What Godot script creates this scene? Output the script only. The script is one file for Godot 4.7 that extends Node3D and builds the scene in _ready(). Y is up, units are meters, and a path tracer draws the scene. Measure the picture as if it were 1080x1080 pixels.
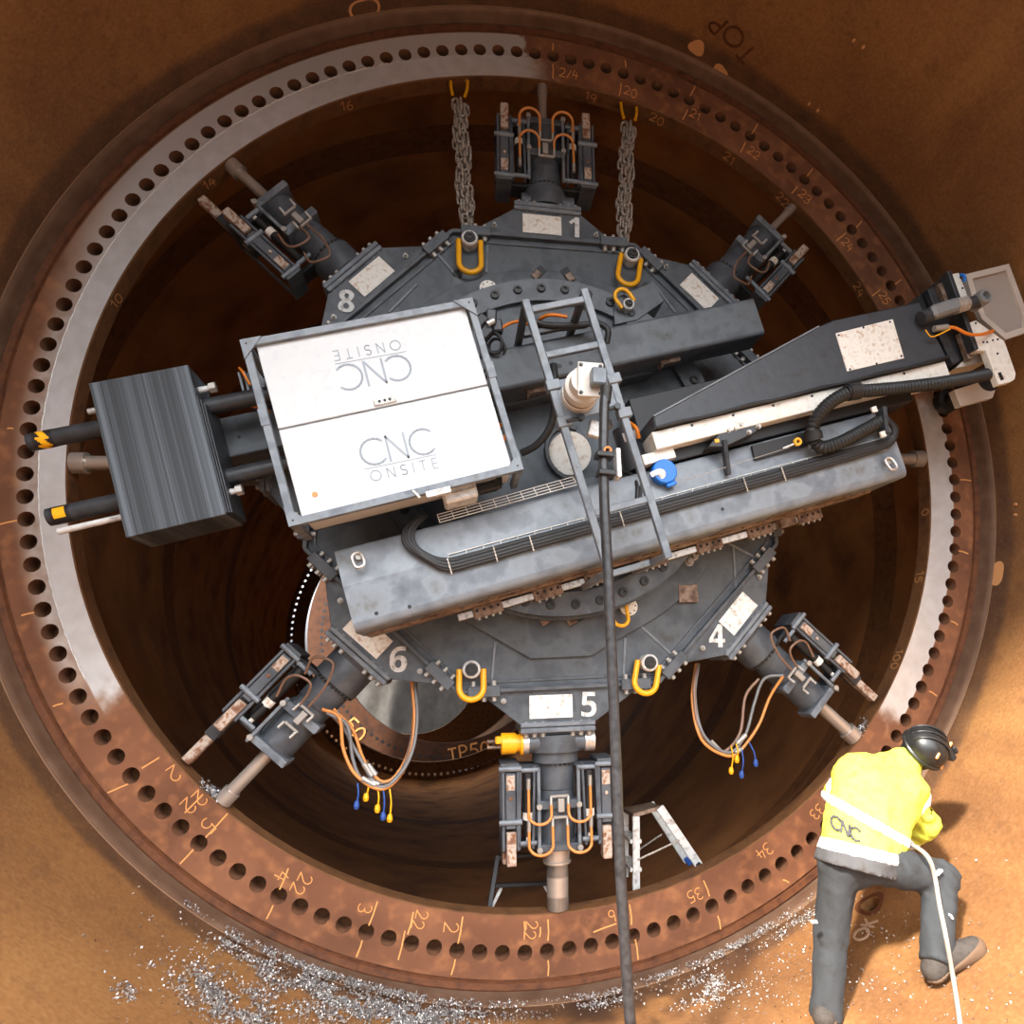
extends Node3D
# A flange-facing machine clamped inside a large rusty steel tube, with a worker beside it.
# y up, metres. The flange plane is z = 0, the tube axis runs along z, the camera looks towards -z.

var used := {}
var M := {}
var ARM := Transform3D(Basis(Vector3(0, 0, 1), deg_to_rad(17.0)), Vector3.ZERO)

# ---------------------------------------------------------------- mesh helpers
func mb() -> SurfaceTool:
	var s := SurfaceTool.new()
	s.begin(Mesh.PRIMITIVE_TRIANGLES)
	s.set_smooth_group(-1)
	return s

func tri(s: SurfaceTool, a: Vector3, b: Vector3, c: Vector3):   # counter-clockwise from outside
	s.add_vertex(a); s.add_vertex(c); s.add_vertex(b)

func quad(s: SurfaceTool, a: Vector3, b: Vector3, c: Vector3, d: Vector3):
	tri(s, a, b, c); tri(s, a, c, d)

func box(s: SurfaceTool, c: Vector3, size: Vector3, b := Basis(), ch := 0.006):
	s.set_smooth_group(-1)
	var h := size * 0.5
	var k: float = min(ch, min(h.x, min(h.y, h.z)) * 0.6)
	var p := func(sx: int, sy: int, sz: int, ax: int) -> Vector3:
		var v := Vector3(sx * h.x, sy * h.y, sz * h.z)
		for i in 3:
			if i != ax:
				v[i] -= (1.0 if v[i] > 0 else -1.0) * k
		return c + b * v
	for ax in 3:
		var u := (ax + 1) % 3
		var w := (ax + 2) % 3
		for sg in [1, -1]:
			var q: Array = []
			for e in [[-1, -1], [1, -1], [1, 1], [-1, 1]]:
				var i3 := [0, 0, 0]
				i3[ax] = sg; i3[u] = e[0] * sg; i3[w] = e[1]
				q.append(p.call(i3[0], i3[1], i3[2], ax))
			quad(s, q[0], q[1], q[2], q[3])
		# the four bevels along this axis
		for su in [1, -1]:
			for sw in [1, -1]:
				var lo := [0, 0, 0]
				var hi := [0, 0, 0]
				lo[ax] = -1; hi[ax] = 1
				lo[u] = su; hi[u] = su; lo[w] = sw; hi[w] = sw
				var a0: Vector3 = p.call(lo[0], lo[1], lo[2], u)
				var a1: Vector3 = p.call(hi[0], hi[1], hi[2], u)
				var b0: Vector3 = p.call(lo[0], lo[1], lo[2], w)
				var b1: Vector3 = p.call(hi[0], hi[1], hi[2], w)
				if su * sw > 0:
					quad(s, a0, b0, b1, a1)
				else:
					quad(s, b0, a0, a1, b1)
	for sx in [1, -1]:
		for sy in [1, -1]:
			for sz in [1, -1]:
				var x: Vector3 = p.call(sx, sy, sz, 0)
				var y: Vector3 = p.call(sx, sy, sz, 1)
				var z: Vector3 = p.call(sx, sy, sz, 2)
				if sx * sy * sz > 0: tri(s, x, y, z)
				else: tri(s, x, z, y)

func slab(s: SurfaceTool, x0: float, x1: float, y0: float, y1: float, z0: float, z1: float, ch := 0.006):
	box(s, Vector3((x0 + x1) / 2, (y0 + y1) / 2, (z0 + z1) / 2), Vector3(abs(x1 - x0), abs(y1 - y0), abs(z1 - z0)), Basis(), ch)

func along(d: Vector3, up := Vector3(0, 0, 1)) -> Basis:   # x along d, z close to up
	var x := d.normalized()
	if abs(x.dot(up)) > 0.98: up = Vector3(0, 1, 0)
	var y := up.cross(x).normalized()
	return Basis(x, y, x.cross(y))

func bar(s: SurfaceTool, a: Vector3, b: Vector3, w: float, h: float, up := Vector3(0, 0, 1), ch := 0.004):
	box(s, (a + b) / 2, Vector3(a.distance_to(b), w, h), along(b - a, up), ch)

func cyl(s: SurfaceTool, a: Vector3, b: Vector3, r0: float, r1 := -1.0, n := 16, smooth_it := true):
	if r1 < 0: r1 = r0
	var f := along(b - a)
	var pa := PackedVector3Array()
	var pb := PackedVector3Array()
	for i in n:
		var t := TAU * i / n
		var d := f.y * cos(t) + f.z * sin(t)
		pa.append(a + d * r0); pb.append(b + d * r1)
	s.set_smooth_group(1 if smooth_it else -1)
	for i in n:
		var j := (i + 1) % n
		quad(s, pa[i], pa[j], pb[j], pb[i])
	s.set_smooth_group(-1)
	for i in range(1, n - 1):
		tri(s, pa[0], pa[i + 1], pa[i]); tri(s, pb[0], pb[i], pb[i + 1])

func lathe(s: SurfaceTool, o: Vector3, ax: Vector3, prof: Array, n := 24, smooth_it := false):   # prof: Vector2(along, radius), outside on the right going up
	var f := along(ax)
	for k in prof.size() - 1:
		var p: Vector2 = prof[k]
		var q: Vector2 = prof[k + 1]
		s.set_smooth_group(1 if smooth_it else k + 1)
		for i in n:
			var t := TAU * i / n
			var u := TAU * ((i + 1) % n) / n
			var d := f.y * cos(t) + f.z * sin(t)
			var e := f.y * cos(u) + f.z * sin(u)
			var a := o + f.x * p.x + d * p.y
			var b := o + f.x * p.x + e * p.y
			var c := o + f.x * q.x + e * q.y
			var g := o + f.x * q.x + d * q.y
			if p.y < 1e-5: tri(s, a, c, g)
			elif q.y < 1e-5: tri(s, a, b, c)
			else: quad(s, a, b, c, g)
	s.set_smooth_group(-1)

func smooth(pts: Array, k := 5, closed := false) -> PackedVector3Array:
	var out := PackedVector3Array()
	var n := pts.size()
	for i in (n if closed else n - 1):
		var p0: Vector3 = pts[(i - 1 + n) % n] if closed or i > 0 else pts[0] * 2 - pts[1]
		var p1: Vector3 = pts[i]
		var p2: Vector3 = pts[(i + 1) % n]
		var p3: Vector3 = pts[(i + 2) % n] if closed or i + 2 < n else p2 * 2 - p1
		for j in k:
			var t := float(j) / k
			out.append(0.5 * (2.0 * p1 + (p2 - p0) * t + (2.0 * p0 - 5.0 * p1 + 4.0 * p2 - p3) * t * t + (3.0 * p1 - p0 - 3.0 * p2 + p3) * t * t * t))
	if not closed: out.append(pts[n - 1])
	return out

func sweep(s: SurfaceTool, pts: PackedVector3Array, r: float, n := 8, closed := false, ribs := 0.0):
	var m := pts.size()
	var rings: Array = []
	var up := Vector3(0, 0, 1)
	for i in m:
		var d: Vector3
		if closed: d = pts[(i + 1) % m] - pts[(i - 1 + m) % m]
		else: d = pts[min(i + 1, m - 1)] - pts[max(i - 1, 0)]
		d = d.normalized()
		if i == 0 and abs(d.dot(up)) > 0.9: up = Vector3(0, 1, 0.01)
		var x := up.cross(d).normalized()
		up = d.cross(x).normalized()
		var rr := r * (1.0 + (ribs if i % 2 == 0 else -ribs))
		var ring := PackedVector3Array()
		for j in n:
			var t := TAU * j / n
			ring.append(pts[i] + (x * cos(t) + up * sin(t)) * rr)
		rings.append(ring)
	s.set_smooth_group(1)
	for i in (m if closed else m - 1):
		if ribs > 0.0: s.set_smooth_group(1 + i % 30)
		var A: PackedVector3Array = rings[i]
		var B: PackedVector3Array = rings[(i + 1) % m]
		for j in n:
			var k := (j + 1) % n
			quad(s, A[j], A[k], B[k], B[j])
	s.set_smooth_group(-1)
	if not closed:
		for j in range(1, n - 1):
			tri(s, rings[0][0], rings[0][j + 1], rings[0][j]); tri(s, rings[m - 1][0], rings[m - 1][j], rings[m - 1][j + 1])

func resample(pts: PackedVector3Array, step: float) -> PackedVector3Array:
	var c := Curve3D.new()
	for p in pts: c.add_point(p)
	var n := int(c.get_baked_length() / step)
	var o := PackedVector3Array()
	for i in n + 1: o.append(c.sample_baked(c.get_baked_length() * i / n))
	return o

func prism(s: SurfaceTool, poly: PackedVector2Array, z0: float, z1: float, ch := 0.0):
	s.set_smooth_group(-1)
	if Geometry2D.is_polygon_clockwise(poly): poly.reverse()
	var top := poly
	if ch > 0:
		var g := Geometry2D.offset_polygon(poly, -ch, Geometry2D.JOIN_MITER)
		if g.size() == 1 and g[0].size() == poly.size():
			var q: PackedVector2Array = g[0]
			if Geometry2D.is_polygon_clockwise(q): q.reverse()
			var best := 0
			for i in q.size():
				if q[i].distance_to(poly[0]) < q[best].distance_to(poly[0]): best = i
			top = PackedVector2Array()
			for i in q.size(): top.append(q[(best + i) % q.size()])
		else: ch = 0.0
	var t := Geometry2D.triangulate_polygon(top)
	var tb := Geometry2D.triangulate_polygon(poly)
	for i in range(0, t.size(), 3): flat(s, top[t[i]], top[t[i + 1]], top[t[i + 2]], z1, 1.0)
	for i in range(0, tb.size(), 3): flat(s, poly[tb[i]], poly[tb[i + 1]], poly[tb[i + 2]], z0, -1.0)
	var n := poly.size()
	for i in n:
		var j := (i + 1) % n
		quad(s, V(poly[i], z0), V(poly[j], z0), V(poly[j], z1 - ch), V(poly[i], z1 - ch))
		if ch > 0: quad(s, V(poly[i], z1 - ch), V(poly[j], z1 - ch), V(top[j], z1), V(top[i], z1))

func flat(s: SurfaceTool, a: Vector2, b: Vector2, c: Vector2, z: float, side: float):
	if (b - a).cross(c - a) * side > 0: tri(s, V(a, z), V(b, z), V(c, z))
	else: tri(s, V(a, z), V(c, z), V(b, z))

func V(p: Vector2, z: float) -> Vector3: return Vector3(p.x, p.y, z)

func pv(a: Array) -> PackedVector2Array:   # points (their x and y) as a polygon
	var o := PackedVector2Array()
	for p in a: o.append(Vector2(p[0], p[1]))
	return o

func arc_poly(c: Vector2, r: float, a0: float, a1: float, n: int) -> PackedVector2Array:
	var o := PackedVector2Array()
	for i in n + 1:
		var t := deg_to_rad(lerp(a0, a1, float(i) / n))
		o.append(c + Vector2(cos(t), sin(t)) * r)
	return o

func ring(s: SurfaceTool, r0: float, r1: float, z0: float, z1: float, a0 := 0.0, a1 := 360.0, n := 96, c := Vector3.ZERO):   # a flat ring with depth
	for i in n:
		var t := deg_to_rad(lerp(a0, a1, float(i) / n))
		var u := deg_to_rad(lerp(a0, a1, float(i + 1) / n))
		var d := Vector3(cos(t), sin(t), 0)
		var e := Vector3(cos(u), sin(u), 0)
		var Z0 := c + Vector3(0, 0, z0)
		var Z1 := c + Vector3(0, 0, z1)
		s.set_smooth_group(1); quad(s, Z1 + d * r0, Z1 + d * r1, Z1 + e * r1, Z1 + e * r0)
		s.set_smooth_group(2); quad(s, Z0 + e * r0, Z0 + e * r1, Z0 + d * r1, Z0 + d * r0)
		s.set_smooth_group(3); quad(s, Z0 + d * r1, Z0 + e * r1, Z1 + e * r1, Z1 + d * r1)
		s.set_smooth_group(4); quad(s, Z0 + e * r0, Z0 + d * r0, Z1 + d * r0, Z1 + e * r0)
	s.set_smooth_group(-1)

func ribbon(s: SurfaceTool, pts: PackedVector2Array, w: float, z0: float, z1: float, xf: Transform3D):   # a stroke of lettering with a little height
	for i in pts.size() - 1:
		var d := (pts[i + 1] - pts[i]).normalized()
		var n := Vector2(-d.y, d.x) * w / 2
		var a := pts[i] - d * w * 0.15
		var b := pts[i + 1] + d * w * 0.15
		var q := [a - n, b - n, b + n, a + n]
		quad(s, xf * V(q[0], z1), xf * V(q[1], z1), xf * V(q[2], z1), xf * V(q[3], z1))
		for k in 4:
			var p: Vector2 = q[k]
			var r: Vector2 = q[(k + 1) % 4]
			quad(s, xf * V(p, z0), xf * V(r, z0), xf * V(r, z1), xf * V(p, z1))

func glyph(ch: String) -> Array:   # strokes of one letter or digit in a 0..1 box, as [width, strokes]
	var C := func(cx: float, cy: float, rx: float, ry: float, a0: float, a1: float) -> PackedVector2Array:
		var o := PackedVector2Array()
		for i in 15:
			var t := deg_to_rad(lerp(a0, a1, i / 14.0))
			o.append(Vector2(cx + rx * cos(t), cy + ry * sin(t)))
		return o
	var P := func(a: Array) -> PackedVector2Array:
		var o := PackedVector2Array()
		for i in range(0, a.size(), 2): o.append(Vector2(a[i], a[i + 1]))
		return o
	match ch:
		"C": return [0.86, [C.call(0.5, 0.5, 0.5, 0.5, 44, 316)]]
		"N": return [0.66, [P.call([0, 0, 0, 1]), P.call([0, 1, 0.66, 0]), P.call([0.66, 0, 0.66, 1])]]
		"O", "0": return [1.0 if ch == "O" else 0.6, [C.call(0.5 if ch == "O" else 0.3, 0.5, 0.5 if ch == "O" else 0.3, 0.5, 0, 360)]]
		"S": return [0.55, [C.call(0.27, 0.75, 0.25, 0.25, 30, 270), C.call(0.27, 0.25, 0.27, 0.25, 90, -150)]]
		"I": return [0.05, [P.call([0.02, 0, 0.02, 1])]]
		"T": return [0.6, [P.call([0, 1, 0.6, 1]), P.call([0.3, 1, 0.3, 0])]]
		"E": return [0.5, [P.call([0.5, 0, 0, 0, 0, 1, 0.5, 1]), P.call([0, 0.5, 0.42, 0.5])]]
		"P": return [0.55, [P.call([0, 0, 0, 1]), C.call(0.15, 0.74, 0.38, 0.26, 110, -110)]]
		"K": return [0.55, [P.call([0, 0, 0, 1]), P.call([0.55, 1, 0, 0.42]), P.call([0.15, 0.55, 0.55, 0])]]
		"1": return [0.3, [P.call([0, 0.75, 0.25, 1, 0.25, 0])]]
		"2": return [0.6, [C.call(0.3, 0.7, 0.28, 0.3, 160, -40), P.call([0.52, 0.5, 0, 0, 0.62, 0.02])]]
		"3": return [0.55, [C.call(0.25, 0.74, 0.27, 0.26, 140, -90), C.call(0.25, 0.25, 0.3, 0.25, 90, -140)]]
		"4": return [0.6, [P.call([0.2, 1, 0, 0.4, 0.6, 0.4]), P.call([0.42, 0.75, 0.4, 0])]]
		"5": return [0.55, [P.call([0.55, 1, 0.1, 1, 0.05, 0.55]), C.call(0.22, 0.32, 0.32, 0.31, 120, -130)]]
		"6": return [0.55, [C.call(0.55, 0.4, 0.5, 0.6, 100, 180), C.call(0.28, 0.27, 0.25, 0.27, 180, -180)]]
		"7": return [0.55, [P.call([0, 1, 0.55, 1, 0.2, 0])]]
		"9": return [0.55, [C.call(0.27, 0.72, 0.25, 0.27, 0, 360), P.call([0.52, 0.75, 0.4, 0])]]
		"/": return [0.4, [P.call([0, 0, 0.4, 1])]]
		".": return [0.1, [P.call([0.02, 0, 0.08, 0.05])]]
	return [0.5, []]

func write(s: SurfaceTool, text: String, h: float, w: float, gap: float, z: float, xf: Transform3D, centred := true, wob := 0.0):
	var total := 0.0
	for c in text: total += (glyph(c)[0] + gap) * h
	total -= gap * h
	var x := -total / 2 if centred else 0.0
	var k := 0
	for c in text:
		var g := glyph(c)
		var dy := wob * sin(k * 2.3 + text.length()) * h
		for st in g[1]:
			var p := PackedVector2Array()
			for q in st: p.append(Vector2(x + q.x * h, (q.y - (0.5 if centred else 0.0)) * h + dy))
			ribbon(s, p, w, -0.004, z, xf)
		x += (g[0] + gap) * h
		k += 1

# ---------------------------------------------------------------- scene helpers
func numbered(n: String) -> String:
	used[n] = used.get(n, -1) + 1
	return n if used[n] == 0 else "%s_%03d" % [n, used[n]]

func frame_of(o: Node3D) -> Transform3D:
	return o.get_meta("xf") if o.has_meta("xf") else Transform3D()

func thing(called: String, label: String, category: String, at := Vector3.ZERO, frame := Transform3D(), group := "") -> Node3D:
	var o := Node3D.new()
	o.name = numbered(called)
	add_child(o)
	o.transform = Transform3D(frame.basis, frame * at)
	o.set_meta("label", label); o.set_meta("category", category)
	if group: o.set_meta("group", group)
	o.set_meta("off", -at)
	return o

func obj(called: String, s: SurfaceTool, mat: Material, parent: Node = self) -> MeshInstance3D:
	s.generate_normals()
	s.index()
	var m := MeshInstance3D.new()
	m.mesh = s.commit()
	m.material_override = mat
	m.cast_shadow = GeometryInstance3D.SHADOW_CASTING_SETTING_ON
	m.name = numbered(called) if parent == self else called
	parent.add_child(m, true)
	if parent.has_meta("off"): m.position = parent.get_meta("off")
	return m

func tag(o: Node, label: String, category := "", group := "", kind := ""):
	if label: o.set_meta("label", label)
	if category: o.set_meta("category", category)
	if group: o.set_meta("group", group)
	if kind: o.set_meta("kind", kind)

func struct(called: String, s: SurfaceTool, mat: Material) -> MeshInstance3D:
	var o := obj(called, s, mat)
	o.set_meta("kind", "structure")
	return o

func copy(o: Node3D, called: String, label: String, xf: Transform3D) -> Node3D:
	var c: Node3D = o.duplicate()
	c.name = numbered(called)
	add_child(c)
	c.transform = xf
	c.set_meta("label", label)
	return c

# ---------------------------------------------------------------- materials
func col(r: int, g: int, b: int) -> Color: return Color8(r, g, b)

func noise_tex(ramp: Array, freq: float, seed_n: int, size := 512, octaves := 5, warp := 0.0) -> NoiseTexture2D:
	var n := FastNoiseLite.new()
	n.seed = seed_n; n.frequency = freq; n.fractal_octaves = octaves
	n.noise_type = FastNoiseLite.TYPE_SIMPLEX_SMOOTH
	if warp > 0:
		n.domain_warp_enabled = true; n.domain_warp_amplitude = warp; n.domain_warp_frequency = freq
	var t := NoiseTexture2D.new()
	t.noise = n; t.width = size; t.height = size; t.seamless = true
	var g := Gradient.new()
	g.offsets = PackedFloat32Array(); g.colors = PackedColorArray()
	var offs := PackedFloat32Array()
	var cols := PackedColorArray()
	for r in ramp: offs.append(r[0]); cols.append(r[1])
	g.offsets = offs; g.colors = cols
	t.color_ramp = g
	return t

func mat(c: Color, rough := 0.6, metal := 0.0, tex: Texture2D = null, scale := 1.0, bump := 0.0, seed_n := 3) -> StandardMaterial3D:
	var m := StandardMaterial3D.new()
	m.albedo_color = c
	m.roughness = rough; m.metallic = metal
	if tex:
		m.albedo_texture = tex
		m.uv1_triplanar = true
		m.uv1_scale = Vector3.ONE * scale
	if bump > 0:
		if not tex:
			m.uv1_triplanar = true
			m.uv1_scale = Vector3.ONE * scale
		var n := FastNoiseLite.new()
		n.seed = seed_n; n.frequency = 0.03; n.fractal_octaves = 4
		var t := NoiseTexture2D.new()
		t.noise = n; t.width = 256; t.height = 256; t.seamless = true; t.as_normal_map = true; t.bump_strength = 6.0
		m.normal_enabled = true; m.normal_texture = t; m.normal_scale = bump
	return m

func materials():
	var wear := noise_tex([[0.0, col(176, 176, 180)], [0.36, col(218, 219, 222)], [0.55, col(255, 255, 255)], [0.8, col(240, 239, 237)], [1.0, col(200, 184, 168)]], 0.012, 4, 512, 6, 20.0)
	var scuff := noise_tex([[0.0, col(150, 140, 130)], [0.3, col(225, 222, 218)], [0.55, col(255, 255, 255)], [1.0, col(250, 250, 250)]], 0.02, 9, 512, 6, 30.0)
	M.paint = mat(col(84, 89, 95), 0.42, 0.0, wear, 0.7, 0.06)
	M.body = mat(col(80, 86, 92), 0.5, 0.0, wear, 0.55, 0.08)
	M.beam = mat(col(122, 129, 136), 0.42, 0.0, wear, 0.6, 0.05)
	M.frame = mat(col(118, 125, 132), 0.4, 0.0, wear, 0.8)
	M.dark = mat(col(52, 55, 59), 0.45, 0.0, wear, 0.9)
	M.black = mat(col(24, 24, 26), 0.5)
	M.rubber = mat(col(30, 30, 31), 0.55)
	M.steel = mat(col(214, 210, 205), 0.3, 0.6, scuff, 2.0)
	M.bolt = mat(col(168, 163, 156), 0.4, 0.45)
	M.bolt_dark = mat(col(58, 57, 56), 0.45, 0.6)
	M.plate = mat(col(240, 238, 234), 0.45, 0.1, scuff, 1.6)
	M.plate_used = mat(col(232, 228, 220), 0.5, 0.1, noise_tex([[0.0, col(196, 160, 130)], [0.16, col(225, 212, 200)], [0.35, col(252, 250, 248)], [0.5, col(255, 255, 255)], [1.0, col(235, 230, 224)]], 0.015, 31, 512, 6, 25.0), 1.7)
	M.white = mat(col(198, 199, 199), 0.4, 0.0, noise_tex([[0.0, col(236, 237, 240)], [0.3, col(250, 250, 251)], [1.0, col(255, 255, 255)]], 0.03, 12, 512, 6, 30.0), 0.8)
	M.alu = mat(col(212, 211, 209), 0.42, 0.15, scuff, 1.5)
	M.rusty = mat(col(255, 255, 255), 0.65, 0.1, noise_tex([[0.0, col(98, 62, 42)], [0.3, col(138, 98, 74)], [0.45, col(176, 158, 144)], [0.62, col(190, 178, 166)], [0.8, col(150, 108, 80)], [1.0, col(92, 60, 42)]], 0.018, 17, 256, 5, 20.0), 2.2)
	M.rail = mat(col(255, 255, 255), 0.5, 0.2, noise_tex([[0.0, col(66, 48, 38)], [0.45, col(120, 98, 82)], [0.7, col(150, 130, 115)], [1.0, col(90, 66, 50)]], 0.02, 19, 256, 5, 20.0), 2.0)
	M.yellow = mat(col(246, 176, 22), 0.4, 0.0, noise_tex([[0.0, col(205, 190, 170)], [0.3, col(250, 250, 245)], [1.0, col(255, 255, 255)]], 0.05, 21, 256), 3.0)
	M.orange = mat(col(214, 118, 30), 0.45)
	M.hose = mat(col(205, 132, 66), 0.4)
	M.hose_brown = mat(col(128, 98, 80), 0.4)
	M.hose_grey = mat(col(112, 112, 113), 0.4)
	M.blue = mat(col(18, 112, 208), 0.4)
	M.blue_tag = mat(col(40, 78, 150), 0.5)
	M.ink = mat(col(146, 155, 164), 0.5)
	M.numeral = mat(col(218, 219, 218), 0.6, 0.0, scuff, 2.0)
	M.chalk = mat(col(226, 158, 92), 0.95)
	M.chalk_white = mat(col(190, 160, 135), 0.95)
	M.galv = mat(col(206, 199, 190), 0.45, 0.2, noise_tex([[0.0, col(120, 105, 95)], [0.5, col(215, 210, 205)], [1.0, col(255, 255, 255)]], 0.05, 23, 256), 4.0)
	M.rod = mat(col(188, 178, 168), 0.25, 0.6)
	M.weight = weight_material()
	M.rust_plain = mat(col(255, 255, 255), 0.85, 0.0, noise_tex([[0.0, col(84, 48, 26)], [0.4, col(130, 80, 46)], [0.7, col(156, 99, 58)], [1.0, col(108, 62, 34)]], 0.015, 41, 512, 6, 30.0), 0.5, 0.2)
	M.tarp = mat(col(84, 80, 76), 0.7, 0.0, noise_tex([[0.0, col(190, 188, 184)], [1.0, col(255, 255, 255)]], 0.02, 51, 256), 0.4, 0.15)
	M.ground = mat(col(44, 42, 40), 0.9, 0.0, noise_tex([[0.0, col(150, 150, 150)], [1.0, col(255, 255, 255)]], 0.02, 52, 256), 0.3)
	M.trousers = mat(col(50, 53, 56), 0.85, 0.0, noise_tex([[0.0, col(170, 140, 115)], [0.25, col(225, 220, 215)], [0.5, col(255, 255, 255)], [1.0, col(235, 235, 238)]], 0.012, 61, 512, 6, 30.0), 1.4)
	M.hivis = mat(col(224, 226, 78), 0.75, 0.0, noise_tex([[0.0, col(150, 140, 110)], [0.22, col(225, 222, 200)], [0.45, col(255, 255, 255)], [1.0, col(250, 250, 240)]], 0.016, 62, 512, 6, 30.0), 2.0)
	M.reflective = mat(col(236, 236, 238), 0.4, 0.1)
	M.jacket_dark = mat(col(74, 73, 74), 0.85, 0.0, noise_tex([[0.0, col(190, 160, 130)], [0.4, col(255, 255, 255)], [1.0, col(230, 230, 230)]], 0.02, 63, 256), 2.0)
	M.skin = mat(col(196, 142, 116), 0.6)
	M.boot = mat(col(62, 56, 51), 0.8, 0.0, scuff, 3.0)
	M.sole = mat(col(92, 70, 52), 0.85)

func weight_material() -> StandardMaterial3D:   # a stack of steel sheets seen on edge: grain across one face direction
	var im := Image.create(512, 8, false, Image.FORMAT_RGB8)
	var rg := RandomNumberGenerator.new()
	rg.seed = 77
	var v := 0.5
	for x in 512:
		v = clamp(v + rg.randf_range(-0.09, 0.09), 0.28, 0.8)
		var g := v * 0.75 + 0.2 + rg.randf_range(-0.05, 0.05)
		for y in 8: im.set_pixel(x, y, Color(g * 0.86, g * 0.9, g * 0.93))
	var m := StandardMaterial3D.new()
	m.albedo_texture = ImageTexture.create_from_image(im)
	m.albedo_color = col(140, 144, 149)
	m.roughness = 0.5; m.metallic = 0.2
	m.uv1_triplanar = true
	m.uv1_scale = Vector3(1.55, 1.55, 1.55)
	return m

# ---------------------------------------------------------------- the setting: tube, flange, far sections
const RH := 3.5        # bolt circle
const RB := 3.257      # bore of the flange
const RT := 3.78       # tube wall, inside
const N := 144
const A0 := 167.4533   # angle of one bolt hole, degrees

func tex_from(w: int, h: int, f: Callable) -> ImageTexture:
	var im := Image.create(w, h, false, Image.FORMAT_RGB8)
	for y in h:
		for x in w: im.set_pixel(x, y, f.call(float(x) / w, (y + 0.5) / h))
	return ImageTexture.create_from_image(im)

func vert(s: SurfaceTool, p: Vector3, uv: Vector2):
	s.set_uv(uv); s.add_vertex(p)

func mquad(s: SurfaceTool, f: Callable, a: Vector2, b: Vector2, c: Vector2, d: Vector2, w := 0.0):   # a quad in a surface's own coordinates; f gives [point, uv]
	for q in [a, c, b, a, d, c]:
		var r: Array = f.call(q.x, q.y, w)
		vert(s, r[0], r[1])

func holed(s: SurfaceTool, f: Callable, u0: float, u1: float, v0: float, v1: float, c: Vector2, ru: float, rv: float, depth: float, side := 4, wall: SurfaceTool = null):   # a cell of a surface with a round hole bored through it
	var per := PackedVector2Array()
	for k in 4:
		for i in side:
			var t := float(i) / side
			match k:
				0: per.append(Vector2(lerp(u0, u1, t), v0))
				1: per.append(Vector2(u1, lerp(v0, v1, t)))
				2: per.append(Vector2(lerp(u1, u0, t), v1))
				3: per.append(Vector2(u0, lerp(v1, v0, t)))
	var n := per.size()
	var hole := PackedVector2Array()
	for p in per:
		var d := Vector2((p.x - c.x) / ru, (p.y - c.y) / rv).normalized()
		hole.append(c + Vector2(d.x * ru, d.y * rv))
	s.set_smooth_group(-1)
	for i in n:
		var j := (i + 1) % n
		mquad(s, f, per[i], per[j], hole[j], hole[i])
	if wall == null: wall = s
	wall.set_smooth_group(7)
	for i in n:
		var j := (i + 1) % n
		var a: Array = f.call(hole[i].x, hole[i].y, 0.0)
		var b: Array = f.call(hole[j].x, hole[j].y, 0.0)
		var e: Array = f.call(hole[i].x, hole[i].y, depth)
		var g: Array = f.call(hole[j].x, hole[j].y, depth)
		for q in [a, b, g, a, g, e]: vert(wall, q[0], q[1])
	wall.set_smooth_group(-1)

func machined(a: float, r: float, nz: float) -> float:   # how far the fresh cut has cleaned the flange at angle a (degrees), radius r: 0 rust, 1 bare steel
	a = fposmod(a, 360.0)
	var edge := 3.452 + 0.03 * cos(deg_to_rad(a - 20.0)) + nz * 0.006
	var cut := smoothstep(edge + 0.006, edge - 0.004, r)
	var wa := a + nz * 2.5
	var left := smoothstep(89.0, 96.0, wa) * smoothstep(213.0, 209.0, wa)
	var right := smoothstep(322.0, 326.0, wa) if wa > 180.0 else smoothstep(14.0, 9.0, wa)
	var v: float = cut * max(left, right)
	# the earlier facing pass over the whole width, upper left, and the feathered cleaning below it
	var outer := smoothstep(93.5, 94.5, wa) * smoothstep(176.0, 150.0, wa + (r - 3.5) * 60.0) * smoothstep(3.664, 3.655, r)
	var feather := smoothstep(3.60, 3.48, r + nz * 0.03) * smoothstep(150.0, 160.0, wa) * smoothstep(214.0, 206.0, wa) * (0.55 + 0.45 * nz)
	return clamp(max(v, max(outer * (0.86 + 0.14 * nz), feather)), 0.0, 1.0)

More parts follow.
